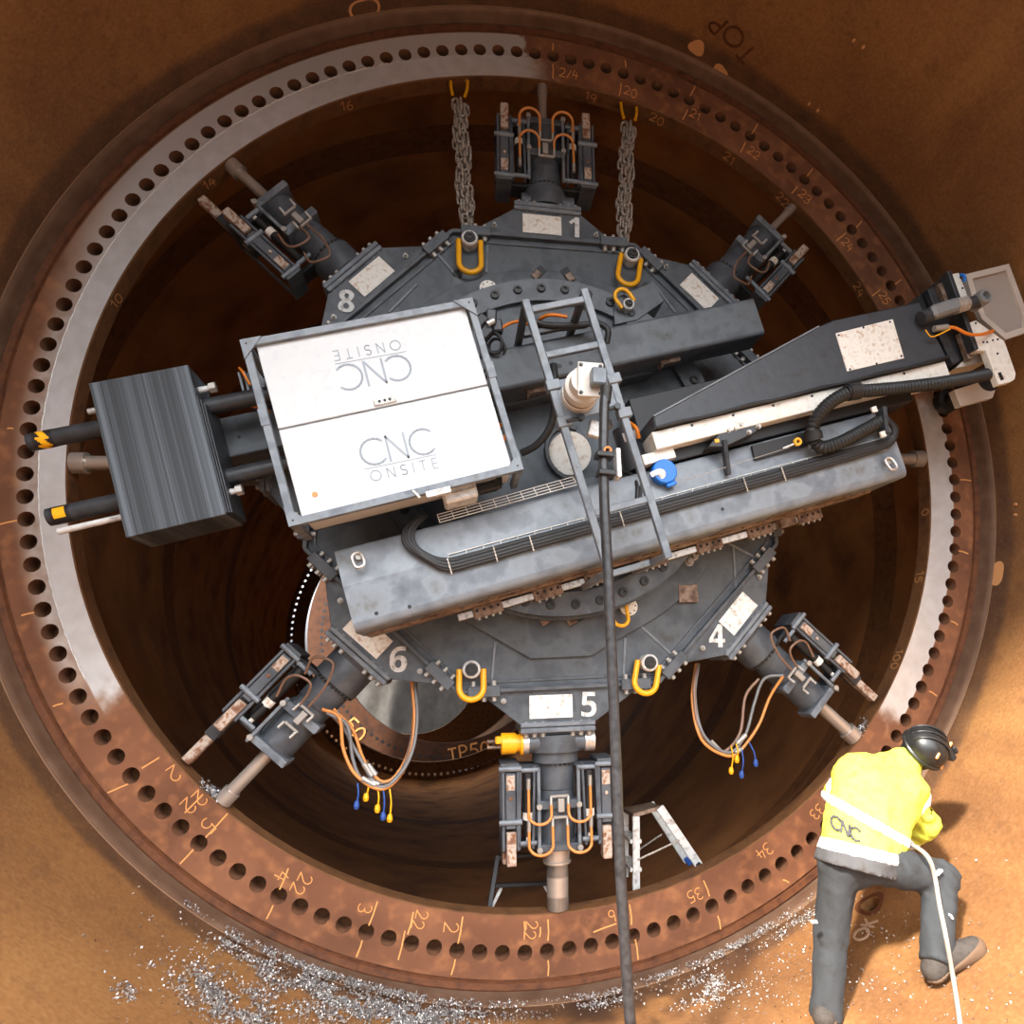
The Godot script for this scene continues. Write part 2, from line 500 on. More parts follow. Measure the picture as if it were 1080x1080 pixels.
func flange_materials() -> Array:
	var n1 := FastNoiseLite.new()
	n1.seed = 5; n1.frequency = 1.4; n1.fractal_octaves = 5
	var n2 := FastNoiseLite.new()
	n2.seed = 8; n2.frequency = 7.0; n2.fractal_octaves = 3
	var w := 2048
	var h := 96
	var a := Image.create(w, h, false, Image.FORMAT_RGB8)
	var b := Image.create(w, h, false, Image.FORMAT_RGB8)
	for y in h:
		var r: float = lerp(3.2, 3.75, (y + 0.5) / h)
		for x in w:
			var t := TAU * x / w
			var p := Vector3(cos(t) * r, sin(t) * r, 0)
			var g := n1.get_noise_3dv(p)
			var k := n2.get_noise_3dv(p)
			var m := machined(360.0 * x / w, r, clamp(g + k * 0.6, -1, 1))
			var rust := Color8(130, 84, 57).lerp(Color8(98, 60, 38), clamp(0.45 + g * 0.9, 0, 1)).lerp(Color8(168, 112, 70), clamp(k * 0.9, 0, 0.6))
			var bare := Color8(226, 226, 227).lerp(Color8(206, 203, 200), clamp(0.4 + k * 0.6 + g * 0.4, 0, 1))
			a.set_pixel(x, y, rust.lerp(bare, m))
			b.set_pixel(x, y, Color(m * 0.5, lerp(0.85, 0.42 + 0.1 * k, m), 0))
	var mt := StandardMaterial3D.new()
	mt.albedo_texture = ImageTexture.create_from_image(a)
	var tb := ImageTexture.create_from_image(b)
	mt.metallic = 1.0; mt.metallic_texture = tb; mt.metallic_texture_channel = BaseMaterial3D.TEXTURE_CHANNEL_RED
	mt.roughness = 1.0; mt.roughness_texture = tb; mt.roughness_texture_channel = BaseMaterial3D.TEXTURE_CHANNEL_GREEN
	return [mt]

func flange():
	var mt: Material = flange_materials()[0]
	var s := mb()
	var hw := mb()
	var step := 360.0 / N
	for i in N:
		var c := A0 - 180.0 + i * step
		c = fposmod(c, 360.0)
		var u0 := c - step / 2
		var u1 := c + step / 2
		if u0 < 0: u0 += 360.0; u1 += 360.0; c += 360.0
		if u1 > 360.0: u0 -= 360.0; u1 -= 360.0; c -= 360.0
		var ff := func(a: float, r: float, w: float) -> Array:
			var t := deg_to_rad(a)
			return [Vector3(cos(t) * r, sin(t) * r, -w), Vector2(a / 360.0, (r - 3.2) / 0.55)]
		holed(s, ff, u0, u1, 3.405, 3.595, Vector2(c, RH), rad_to_deg(0.052 / RH), 0.052, 0.32, 4, hw)
		for k in 2:
			var ua: float = lerp(u0, u1, k / 2.0)
			var ub: float = lerp(u0, u1, (k + 1) / 2.0)
			mquad(s, ff, Vector2(ua, RB + 0.008), Vector2(ub, RB + 0.008), Vector2(ub, 3.405), Vector2(ua, 3.405))
			mquad(s, ff, Vector2(ua, 3.595), Vector2(ub, 3.595), Vector2(ub, 3.667), Vector2(ua, 3.667))
	var face := struct("flange_ring", s, mt)
	tag(face, "wide rusty steel bolt flange ring drilled with one row of holes, partly machined bright", "flange")
	tag(obj("bolt_hole_walls", hw, M.hole_rust, face), "", "", "", "stuff")
	# bore, bevel, the turned steps and the neck that runs into the wall
	s = mb()
	wheel(s, [Vector2(-0.15, 3.70), Vector2(-0.15, RB), Vector2(-0.008, RB), Vector2(0.0, RB + 0.008)], 288)
	var bore := obj("flange_bore", s, M.rust_dark, face)
	s = mb()
	wheel(s, [Vector2(0.0, 3.667), Vector2(-0.012, 3.671), Vector2(-0.012, 3.684), Vector2(0.004, 3.690), Vector2(0.012, 3.728), Vector2(-0.004, 3.734), Vector2(-0.004, 3.742)], 288)
	obj("flange_rim", s, M.rust_rim, face)
	s = mb()
	wheel(s, [Vector2(-0.004, 3.742), Vector2(0.012, 3.748), Vector2(0.035, 3.752), Vector2(0.08, 3.756), Vector2(0.11, 3.762), Vector2(0.125, 3.774)], 288, true)
	obj("weld_neck", s, M.neck, face)
	# ridge of turned-up metal along the edge of the fresh cut
	s = mb()
	for seg in [[97.0, 209.0], [324.0, 369.0]]:
		var pts := PackedVector3Array()
		var a: float = seg[0]
		while a <= seg[1]:
			var t := deg_to_rad(a)
			var r := 3.452 + 0.03 * cos(deg_to_rad(a - 20.0)) + 0.002 * sin(a * 3.1)
			var hit := absf(fposmod(a - A0 + step / 2, step) - step / 2) < 0.95 and absf(r - RH) < 0.05
			if hit:
				if pts.size() > 1: sweep(s, pts, 0.0035, 5)
				pts = PackedVector3Array()
			else: pts.append(Vector3(cos(t) * r, sin(t) * r, 0.001))
			a += 0.6
		if pts.size() > 1: sweep(s, pts, 0.0035, 5)
	obj("cut_ridge", s, M.steel, face)
	chalk(face)

func wheel(s: SurfaceTool, prof: Array, n: int, smooth_it := false, cf = null, uvf = null):   # profile of (z, r) turned about the tube axis, seen from inside
	for k in prof.size() - 1:
		var p: Vector2 = prof[k]
		var q: Vector2 = prof[k + 1]
		s.set_smooth_group(1 if smooth_it else k + 1)
		for i in n:
			var pts: Array = []
			for e in [[i, p], [i + 1, p], [i + 1, q], [i, q]]:
				var t: float = TAU * e[0] / n
				var g: Vector2 = e[1]
				var c := Vector3.ZERO
				if cf != null: c = cf.call(g.x)
				pts.append([c + Vector3(cos(t) * g.y, sin(t) * g.y, g.x), Vector2(float(e[0]) / n, uvf.call(g.x) if uvf != null else g.x)])
			for j in [0, 1, 2, 0, 2, 3]: vert(s, pts[j][0], pts[j][1])
	s.set_smooth_group(-1)

func polar(a: float, r: float, z := 0.0) -> Vector3: return Vector3(cos(deg_to_rad(a)) * r, sin(deg_to_rad(a)) * r, z)

func chalk(face: Node3D):   # paint-stick ticks and numbers on the flange
	var at := func(p: Vector3, turn: float) -> Transform3D: return Transform3D(Basis(Vector3(0, 0, 1), deg_to_rad(turn)), Vector3(p.x, p.y, 0.0))
	var ticks := [[Vector3(0.000, 3.622, 0.000), Vector3(0.001, 3.558, 0.000)], [Vector3(0.001, 3.421, 0.000), Vector3(0.002, 3.286, 0.000)], [Vector3(0.626, 3.574, 0.000), Vector3(0.633, 3.511, 0.000)], [Vector3(0.590, 3.346, 0.000), Vector3(0.572, 3.223, 0.000)], [Vector3(1.256, 3.436, 0.000), Vector3(1.210, 3.335, 0.000)], [Vector3(1.180, 3.190, 0.000), Vector3(1.134, 3.090, 0.000)], [Vector3(1.829, 3.158, 0.000), Vector3(1.771, 3.055, 0.000)], [Vector3(1.705, 2.960, 0.000), Vector3(1.656, 2.851, 0.000)], [Vector3(2.337, 2.795, 0.000), Vector3(2.278, 2.712, 0.000)], [Vector3(2.180, 2.596, 0.000), Vector3(2.122, 2.523, 0.000)], [Vector3(2.790, 2.345, 0.000), Vector3(2.729, 2.273, 0.000)], [Vector3(2.622, 2.204, 0.000), Vector3(2.525, 2.118, 0.000)], [Vector3(3.135, 1.816, 0.000), Vector3(3.074, 1.764, 0.000)], [Vector3(2.919, 1.693, 0.000), Vector3(2.840, 1.630, 0.000)],
		[Vector3(3.562, -0.000, 0.000), Vector3(3.664, -0.004, 0.000)], [Vector3(3.482, -0.624, 0.000), Vector3(3.571, -0.646, 0.000)], [Vector3(3.352, -1.218, 0.000), Vector3(3.412, -1.249, 0.000)], [Vector3(3.097, -1.786, 0.000), Vector3(3.163, -1.825, 0.000)],
		[Vector3(-2.695, -2.299, 0.000), Vector3(-2.804, -2.347, 0.000)], [Vector3(-2.622, -2.203, 0.000), Vector3(-2.528, -2.141, 0.000)], [Vector3(-2.214, -2.645, 0.000), Vector3(-2.095, -2.505, 0.000)], [Vector3(-2.281, -2.716, 0.000), Vector3(-2.352, -2.798, 0.000)], [Vector3(-1.748, -2.989, 0.000), Vector3(-1.704, -2.864, 0.000)], [Vector3(-1.783, -3.085, 0.000), Vector3(-1.817, -3.163, 0.000)], [Vector3(-1.184, -3.248, 0.000), Vector3(-1.136, -3.105, 0.000)], [Vector3(-1.222, -3.338, 0.000), Vector3(-1.253, -3.433, 0.000)], [Vector3(-0.605, -3.402, 0.000), Vector3(-0.578, -3.238, 0.000)], [Vector3(-0.621, -3.501, 0.000), Vector3(-0.644, -3.593, 0.000)], [Vector3(0.002, -3.431, 0.000), Vector3(0.001, -3.297, 0.000)], [Vector3(0.003, -3.558, 0.000), Vector3(0.004, -3.653, 0.000)], [Vector3(0.593, -3.370, 0.000), Vector3(0.581, -3.238, 0.000)], [Vector3(0.619, -3.471, 0.000), Vector3(0.638, -3.603, 0.000)], [Vector3(1.175, -3.219, 0.000), Vector3(1.135, -3.113, 0.000)], [Vector3(1.235, -3.359, 0.000), Vector3(1.254, -3.449, 0.000)], [Vector3(1.755, -3.145, 0.000), Vector3(1.800, -3.167, 0.000)],
		[Vector3(-0.934, -3.319, 0.000), Vector3(-0.902, -3.186, 0.000)], [Vector3(-0.989, -3.472, -0.000), Vector3(-0.953, -3.300, -0.000)], [Vector3(-0.161, -3.394, 0.000), Vector3(-0.162, -3.297, 0.000)], [Vector3(-0.057, -3.402, 0.000), Vector3(-0.051, -3.342, 0.000)], [Vector3(0.321, -3.400, 0.000), Vector3(0.484, -3.356, 0.000)], [Vector3(-3.592, -0.645, 0.000), Vector3(-3.498, -0.616, 0.000)], [Vector3(-3.620, 0.001, 0.000), Vector3(-3.588, 0.003, 0.000)], [Vector3(-3.404, -1.233, 0.000), Vector3(-3.336, -1.214, -0.000)], [Vector3(-3.167, -1.807, 0.000), Vector3(-3.115, -1.790, -0.000)], [Vector3(-2.349, -2.488, 0.000), Vector3(-2.251, -2.380, 0.000)]]
	for t in ticks:
		var s := mb()
		var p: Vector3 = t[0]
		var q: Vector3 = t[1]
		ribbon(s, pv([p, (p * 0.6 + q * 0.4) + Vector3(0.004, 0.003, 0), q]), 0.009, 0.0, 0.0025, Transform3D())
		obj("chalk_mark", s, M.chalk, face)
	var words := [["2/4", Vector3(0.138, 3.356, 0.000), -4, 0.10], ["20", Vector3(0.672, 3.278, 0.000), -10, 0.10], ["21", Vector3(1.248, 3.155, 0.000), -20, 0.10], ["22", Vector3(1.781, 2.870, 0.000), -28, 0.10], ["23", Vector3(2.248, 2.513, 0.000), -36, 0.11], ["24", Vector3(2.634, 2.095, 0.000), -44, 0.10], ["25", Vector3(2.960, 1.625, 0.000), -52, 0.10],
		["2", Vector3(-2.436, -2.238, 0.000), -146, 0.12], ["22", Vector3(-2.298, -2.425, 0.000), -135, 0.12], ["5", Vector3(-2.209, -2.570, 0.000), -132, 0.12], ["4", Vector3(-1.748, -2.908, 0.000), -118, 0.11], ["22", Vector3(-1.617, -2.963, -0.000), -116, 0.11], ["3", Vector3(-1.219, -3.140, 0.000), -105, 0.11], ["22", Vector3(-0.858, -3.236, 0.000), -102, 0.10], ["2", Vector3(-0.658, -3.298, 0.000), -98, 0.12], ["22", Vector3(-0.116, -3.355, 0.000), -91, 0.10], ["9", Vector3(0.457, -3.310, 0.000), 20, 0.1], ["35", Vector3(1.067, -3.206, 0.000), 205, 0.10], ["34", Vector3(1.614, -2.937, 0.000), 220, 0.11], ["33", Vector3(2.059, -2.674, 0.000), 230, 0.1]]
	for t in words:
		var s := mb()
		write(s, t[0], t[3] * 0.8, 0.006, 0.2, 0.0025, at.call(t[1], t[2]), true, 0.08)
		obj("chalk_number", s, M.chalk, face)
	# scribbles on the bore face, which looks towards the axis
	for t in [["18", 102.0], ["19", 84.0], ["20", 73.5], ["21", 61.0], ["22", 50.5], ["24", 32.0], ["25", 24.5], ["16", 120.0], ["14", 142.0], ["10", 162.0], ["0", -5.0], ["15", -15.0], ["100", -28.0]]:
		var s := mb()
		var a: float = t[1]
		var inward := -polar(a, 1.0)
		var b := Basis(Vector3(0, 0, 1).cross(inward), Vector3(0, 0, 1), inward)
		write(s, t[0], 0.085, 0.008, 0.25, 0.0025, Transform3D(b, polar(a, RB, -0.075)), true, 0.1)
		obj("chalk_number", s, M.chalk_dim, face)

func near_wall_material() -> StandardMaterial3D:
	var n1 := FastNoiseLite.new()
	n1.seed = 15; n1.frequency = 0.55; n1.fractal_octaves = 5
	var n2 := FastNoiseLite.new()
	n2.seed = 18; n2.frequency = 5.0; n2.fractal_octaves = 4
	var im := tex_from(1536, 384, func(u: float, v: float) -> Color:
		var t := TAU * u
		var z := v * 4.6
		var p := Vector3(cos(t) * RT, sin(t) * RT, z)
		var g := n1.get_noise_3dv(p)
		var st := n1.get_noise_3d(p.x * 2.2 + 40.0, p.y * 2.2, z * 0.5)
		var k := n2.get_noise_3dv(p)
		var fine := n2.get_noise_3d(p.x * 9.0, p.y * 9.0, z * 9.0)
		var c := Color8(150, 105, 60).lerp(Color8(122, 82, 47), clamp(0.4 + g * 1.1, 0, 1)).lerp(Color8(166, 120, 70), clamp(st * 1.2, 0, 0.7)).lerp(Color8(96, 62, 38), clamp(k * 0.7 - 0.16, 0, 0.35))
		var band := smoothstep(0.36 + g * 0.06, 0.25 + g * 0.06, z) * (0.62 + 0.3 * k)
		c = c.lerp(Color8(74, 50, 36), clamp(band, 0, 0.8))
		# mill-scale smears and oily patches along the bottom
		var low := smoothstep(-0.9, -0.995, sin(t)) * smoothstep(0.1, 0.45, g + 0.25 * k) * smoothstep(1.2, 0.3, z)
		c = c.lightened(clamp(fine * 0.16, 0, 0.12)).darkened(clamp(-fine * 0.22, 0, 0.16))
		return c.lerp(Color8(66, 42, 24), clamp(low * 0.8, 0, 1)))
	var m := StandardMaterial3D.new()
	m.albedo_texture = im
	m.albedo_color = col(234, 229, 219)
	m.roughness = 0.7
	var n := FastNoiseLite.new()
	n.seed = 71; n.frequency = 0.04; n.fractal_octaves = 4
	var nt := NoiseTexture2D.new()
	nt.noise = n; nt.width = 512; nt.height = 512; nt.seamless = true; nt.as_normal_map = true; nt.bump_strength = 3.0
	return m

func near_wall():
	var s := mb()
	var L := TUBE_END
	var hole: Vector3 = Vector3(2.087, -3.151, 0.597)
	var ha := fposmod(rad_to_deg(atan2(hole.y, hole.x)), 360.0)
	var hz: float = hole.z
	var f := func(z: float, a: float, w: float) -> Array:
		return [polar(a, RT + w, z), Vector2(a / 360.0, z / 4.6)]
	var da := 1.25
	var n := 288
	var zs := [0.125, 0.25, hz - 0.17, hz + 0.17, 1.5, 2.2, 3.0, L]
	var h0 := floorf(ha / da) * da - 2.0 * da
	var h1 := h0 + 5.0 * da
	for i in n:
		var a := i * da
		for k in zs.size() - 1:
			var inside := k == 2 and a > h0 - 0.01 and a < h1 - 0.01
			s.set_smooth_group(1)
			if not inside: mquad(s, f, Vector2(zs[k], a), Vector2(zs[k + 1], a), Vector2(zs[k + 1], a + da), Vector2(zs[k], a + da))
	holed(s, f, zs[2], zs[3], h0, h1, Vector2(hz, ha), 0.068, rad_to_deg(0.068 / RT), 0.07)
	wheel(s, [Vector2(L, RT), Vector2(L, RT + 0.08), Vector2(-0.15, RT + 0.08)], 144)
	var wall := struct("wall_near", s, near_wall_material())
	tag(wall, "rust-brown inside of the near tube wall, curving round the flange", "wall")
	# scorched ring round the small hole, spatter marks and chalk
	s = mb()
	ring_on_wall(s, ha, hz, 0.069, 0.105)
	obj("scorch_ring", s, M.scorch, wall)
	s = mb()
	write(s, "OK", 0.1, 0.016, 0.25, 0.004, on_wall(Vector3(1.939, -3.245, 0.756), 20), true)
	obj("chalk_word", s, M.chalk_white, wall)
	s = mb()
	write(s, "TOP", 0.16, 0.02, 0.25, 0.004, on_wall(Vector3(1.425, 3.501, 0.451), -20), true, 0.1)
	obj("chalk_word", s, M.rust_rim, wall)
	# grinder-cleaned spots
	for g in [[Vector3(1.196, 3.586, 0.231), 0.07], [Vector3(1.438, 3.496, 0.123), 0.07], [Vector3(3.687, -0.834, 0.152), 0.1], [Vector3(-1.493, 3.473, 0.149), 0.12]]:
		s = mb()
		var p: Vector3 = g[0]
		ring_on_wall(s, rad_to_deg(atan2(p.y, p.x)), p.z, 0.0 if g[1] < 0.11 else 0.1, g[1])
		obj("ground_spot", s, M.spot, wall)
	s = mb()
	for g in [Vector3(2.166, 3.098, 0.980), Vector3(2.237, 3.047, 0.987), Vector3(2.142, 3.114, 0.345), Vector3(2.217, 3.062, 0.347), Vector3(3.769, -0.290, 0.351), Vector3(3.761, -0.377, 0.348)]:
		var p: Vector3 = g
		var d := Vector3(p.x, p.y, 0).normalized()
		cyl(s, p + d * 0.01, p - d * 0.02, 0.012, 0.009, 10)
	tag(obj("weld_stud", s, M.spot, wall), "", "", "", "stuff")
	# weld bead between neck and wall
	s = mb()
	wheel(s, [Vector2(0.119, 3.774), Vector2(0.123, 3.771), Vector2(0.129, 3.771), Vector2(0.133, 3.779)], 288, true)
	tag(struct("trim_1", s, M.weld), "thin raised weld seam where the flange neck meets the tube wall", "weld")

func on_wall(p: Vector3, turn: float) -> Transform3D:   # a frame lying on the tube wall, y towards the flange
	var inward := -Vector3(p.x, p.y, 0).normalized()
	var y := Vector3(0, 0, -1)
	var b := Basis(y.cross(inward), y, inward)
	return Transform3D(b * Basis(Vector3(0, 0, 1), deg_to_rad(turn)), p + inward * 0.003)

func ring_on_wall(s: SurfaceTool, a: float, z: float, r0: float, r1: float):
	for i in 24:
		var q: Array = []
		for e in [[i, r0], [i + 1, r0], [i + 1, r1], [i, r1]]:
			var t: float = TAU * e[0] / 24.0
			var r: float = e[1] * (1.0 + 0.12 * sin(t * 3.0 + a))
			q.append(polar(a + rad_to_deg(cos(t) * r / RT), RT - 0.003, z + sin(t) * r))
		quad(s, q[0], q[3], q[2], q[1])

func far_centre(z: float) -> Vector3: return Vector3(0.088, 0.056, 0) * min(z + 0.15, 0.0)

func far_sections():
	var s := mb()
	wheel(s, [Vector2(-13.2, 3.62), Vector2(-12.9, RT), Vector2(-0.3, RT), Vector2(-0.15, 3.70)], 144, true, far_centre)
	wheel(s, [Vector2(-0.15, RT + 0.08), Vector2(-13.3, RT + 0.08)], 72, true, far_centre)
	tag(struct("wall_far", s, M.rust_far), "rust-brown inside of the tube section beyond the flange", "wall")
	# darker bands where the plates were welded round
	for e in [[-1.1, 0.34], [-3.9, 0.4], [-7.2, 0.4]]:
		s = mb()
		wheel(s, [Vector2(e[0] - e[1], RT - 0.004), Vector2(e[0], RT - 0.005)], 144, true, far_centre)
		var wb := struct("trim_%d" % (3 + int(-e[0] / 3.0)), s, M.rust_band)
		tag(wb, "darker scorched band %s round the far tube wall" % ["nearest behind the flange", "in the middle", "near the far end"][int(-e[0] / 3.0)], "band")
		s = mb()
		wheel(s, [Vector2(e[0] - e[1] * 0.5 - 0.012, RT - 0.003), Vector2(e[0] - e[1] * 0.5, RT - 0.012), Vector2(e[0] - e[1] * 0.5 + 0.012, RT - 0.003)], 144, true, far_centre)
		obj("weld_bead", s, M.rust_dark, wb)
	# far flange of this section, seen from behind, with daylight through its holes
	s = mb()
	var zc := far_centre(-13.3)
	var f := func(a: float, r: float, w: float) -> Array: return [zc + polar(a, r, -13.2 - w), Vector2(a / 360.0, r)]
	for i in N:
		var c := 1.0 + i * 2.5
		holed(s, f, c - 1.25, c + 1.25, 3.38, 3.62, Vector2(c, 3.5), rad_to_deg(0.042 / 3.5), 0.042, 0.14, 2)
		mquad(s, f, Vector2(c - 1.25, 3.20), Vector2(c + 1.25, 3.20), Vector2(c + 1.25, 3.38), Vector2(c - 1.25, 3.38))
	wheel(s, [Vector2(-13.34, 3.20), Vector2(-13.2, 3.20)], 144, false, func(z): return zc)
	ring(s, 3.20, 3.44, -13.345, -13.335, 0, 360, 96, Vector3(zc.x, zc.y, 0))
	ring(s, 3.56, 3.86, -13.345, -13.335, 0, 360, 96, Vector3(zc.x, zc.y, 0))
	tag(struct("trim_2", s, M.rust_dark), "dark far end flange with daylight showing through its row of bolt holes", "flange")
	# the next section along: an orange flange with its number chalked on
	var c2 := Vector3(-0.83, -0.56, 0)
	s = mb()
	ring(s, 3.22, 4.0, -16.15, -16.0, 0, 360, 120, c2)
	var far := thing("tube_section", "orange rusty end flange of the next tube section, chalk number on its lower face", "tube", Vector3(c2.x, c2.y - 4.0, -16.0))
	obj("end_flange", s, M.rust_orange, far)
	s = mb()
	for i in 120:
		var p := c2 + polar(i * 3.0, 3.62, -15.995)
		cyl(s, p + Vector3(0, 0, -0.02), p, 0.05, 0.05, 8)
	tag(obj("bolt_holes", s, M.black, far), "", "", "", "stuff")
	for t in [["TP50.", Vector3(-0.153, -4.018, -15.990), 10.0, 0.38], ["50", Vector3(-3.415, -3.356, -15.990), -42.0, 0.42]]:
		s = mb()
		write(s, t[0], t[3], 0.05, 0.25, 0.01, Transform3D(Basis(Vector3(0, 0, 1), deg_to_rad(t[2])), t[1]), true, 0.05)
		obj("chalk_number", s, M.chalk, far)
	s = mb()
	wheel(s, [Vector2(-25.0, 3.9), Vector2(-16.15, 3.9)], 96, true, func(z): return c2 * (1.0 + (-16.0 - z) * 0.09))
	wheel(s, [Vector2(-16.15, 4.0), Vector2(-25.0, 4.0)], 96, true, func(z): return c2 * (1.0 + (-16.0 - z) * 0.09))
	for i in 60:   # cover between the two flanges, open on one side
		var t0 := 216.0 + i * 4.85
		quad(s, zc + polar(t0, 4.05, -13.4), zc + polar(t0 + 4.85, 4.05, -13.4), c2 + polar(t0 + 4.85, 4.05, -16.1), c2 + polar(t0, 4.05, -16.1))
		quad(s, zc + polar(t0, 4.12, -13.4), c2 + polar(t0, 4.12, -16.1), c2 + polar(t0 + 4.85, 4.12, -16.1), zc + polar(t0 + 4.85, 4.12, -13.4))
	obj("tube_wall", s, M.rust_dark, far)
	# end plate with its round opening, and the sheet hung behind it
	s = mb()
	var c3 := Vector3(-2.3, -1.8, 0)
	var c4 := c2 * 1.81
	var outer := arc_poly(Vector2(c4.x, c4.y), 4.0, 0, 357, 119)
	for i in outer.size():
		var j := (i + 1) % outer.size()
		var di := (outer[i] - Vector2(c3.x, c3.y)).normalized() * 2.55 + Vector2(c3.x, c3.y)
		var dj := (outer[j] - Vector2(c3.x, c3.y)).normalized() * 2.55 + Vector2(c3.x, c3.y)
		quad(s, V(di, -25.0), V(outer[i], -25.0), V(outer[j], -25.0), V(dj, -25.0))
		quad(s, V(dj, -25.12), V(outer[j], -25.12), V(outer[i], -25.12), V(di, -25.12))
		quad(s, V(di, -25.12), V(di, -25.0), V(dj, -25.0), V(dj, -25.12))
	obj("end_plate", s, M.rust_dark, far)
	s = mb()
	var prev := PackedVector3Array()
	for i in 33:
		var row := PackedVector3Array()
		for j in 13:
			var x := -6.4 + i * 0.26
			var y := -5.2 + j * 0.56
			row.append(Vector3(x, y, -27.4 + 0.06 * sin(x * 5.3 + sin(y)) + 0.03 * sin(x * 13.0) + 0.05 * absf(sin(y * 2.1))))
		if i > 0:
			s.set_smooth_group(1)
			for j in 12:
				quad(s, prev[j], row[j], row[j + 1], prev[j + 1])
		prev = row
	var tarp := obj("white_sheet", s, M.tarp)
	tag(tarp, "pale sheeting hung across the open far end of the tubes", "sheeting")
	# ground the sections lie on
	s = mb()
	slab(s, -40, 40, -5.7, -5.35, -60, 40, 0.0)
	tag(struct("ground", s, M.ground), "grey yard ground that the tube sections lie on", "ground")

func lit_wall_materials():
	var big := [[0.0, col(104, 64, 34)], [0.35, col(164, 108, 56)], [0.65, col(190, 130, 72)], [1.0, col(136, 88, 48)]]
	M.rust_far = mat(col(226, 218, 206), 0.8, 0.0, noise_tex(big, 0.01, 33, 512, 6, 40.0), 0.22, 0.15)
	M.rust_dark = mat(col(150, 146, 142), 0.8, 0.0, noise_tex(big, 0.02, 35, 512, 6, 30.0), 0.6)
	M.rust_band = mat(col(160, 148, 138), 0.7, 0.0, noise_tex(big, 0.02, 34, 512, 6, 30.0), 0.8)
	M.rust_orange = mat(col(104, 88, 74), 0.85, 0.0, noise_tex(big, 0.02, 36, 256, 5), 0.4)
	M.rust_rim = mat(col(140, 120, 108), 0.75, 0.05, noise_tex(big, 0.02, 37, 256, 5), 1.2)
	M.neck = mat(col(128, 102, 84), 0.5, 0.25, noise_tex([[0.0, col(190, 175, 165)], [1.0, col(255, 255, 255)]], 0.02, 38, 256, 5), 1.0)
	M.weld = mat(col(112, 80, 54), 0.7)
	M.hole_rust = mat(col(116, 76, 50), 0.85)
	M.scorch = mat(col(96, 52, 22), 0.9)
	M.spot = mat(col(206, 150, 98), 0.6)
	M.chalk_dim = mat(col(190, 132, 78), 0.95)

# ---------------------------------------------------------------- the clamped base of the machine
const ZF := 0.13       # front face of the base
const LEGS := {1: 91.4, 2: 48.5, 3: 3.3, 4: -41.2, 5: -88.6, 6: -131.4, 7: -176.5, 8: 138.2}

func leg_frame(k: int) -> Transform3D: return Transform3D(Basis(Vector3(0, 0, 1), deg_to_rad(LEGS[k] - 90.0)), Vector3.ZERO)

func bolt(s: SurfaceTool, p: Vector3, d: Vector3, r := 0.016, h := 0.018):
	cyl(s, p, p + d * 0.004, r * 1.45, r * 1.45, 10)
	cyl(s, p + d * 0.004, p + d * h, r, r, 6, false)

func socket(s: SurfaceTool, p: Vector3, d: Vector3, r: float, h: float):   # a cap screw with its hexagon socket
	lathe(s, p, d, [Vector2(0, r), Vector2(h * 0.85, r), Vector2(h, r * 0.85), Vector2(h, r * 0.5), Vector2(h * 0.4, r * 0.45), Vector2(h * 0.4, 0.0)], 12)

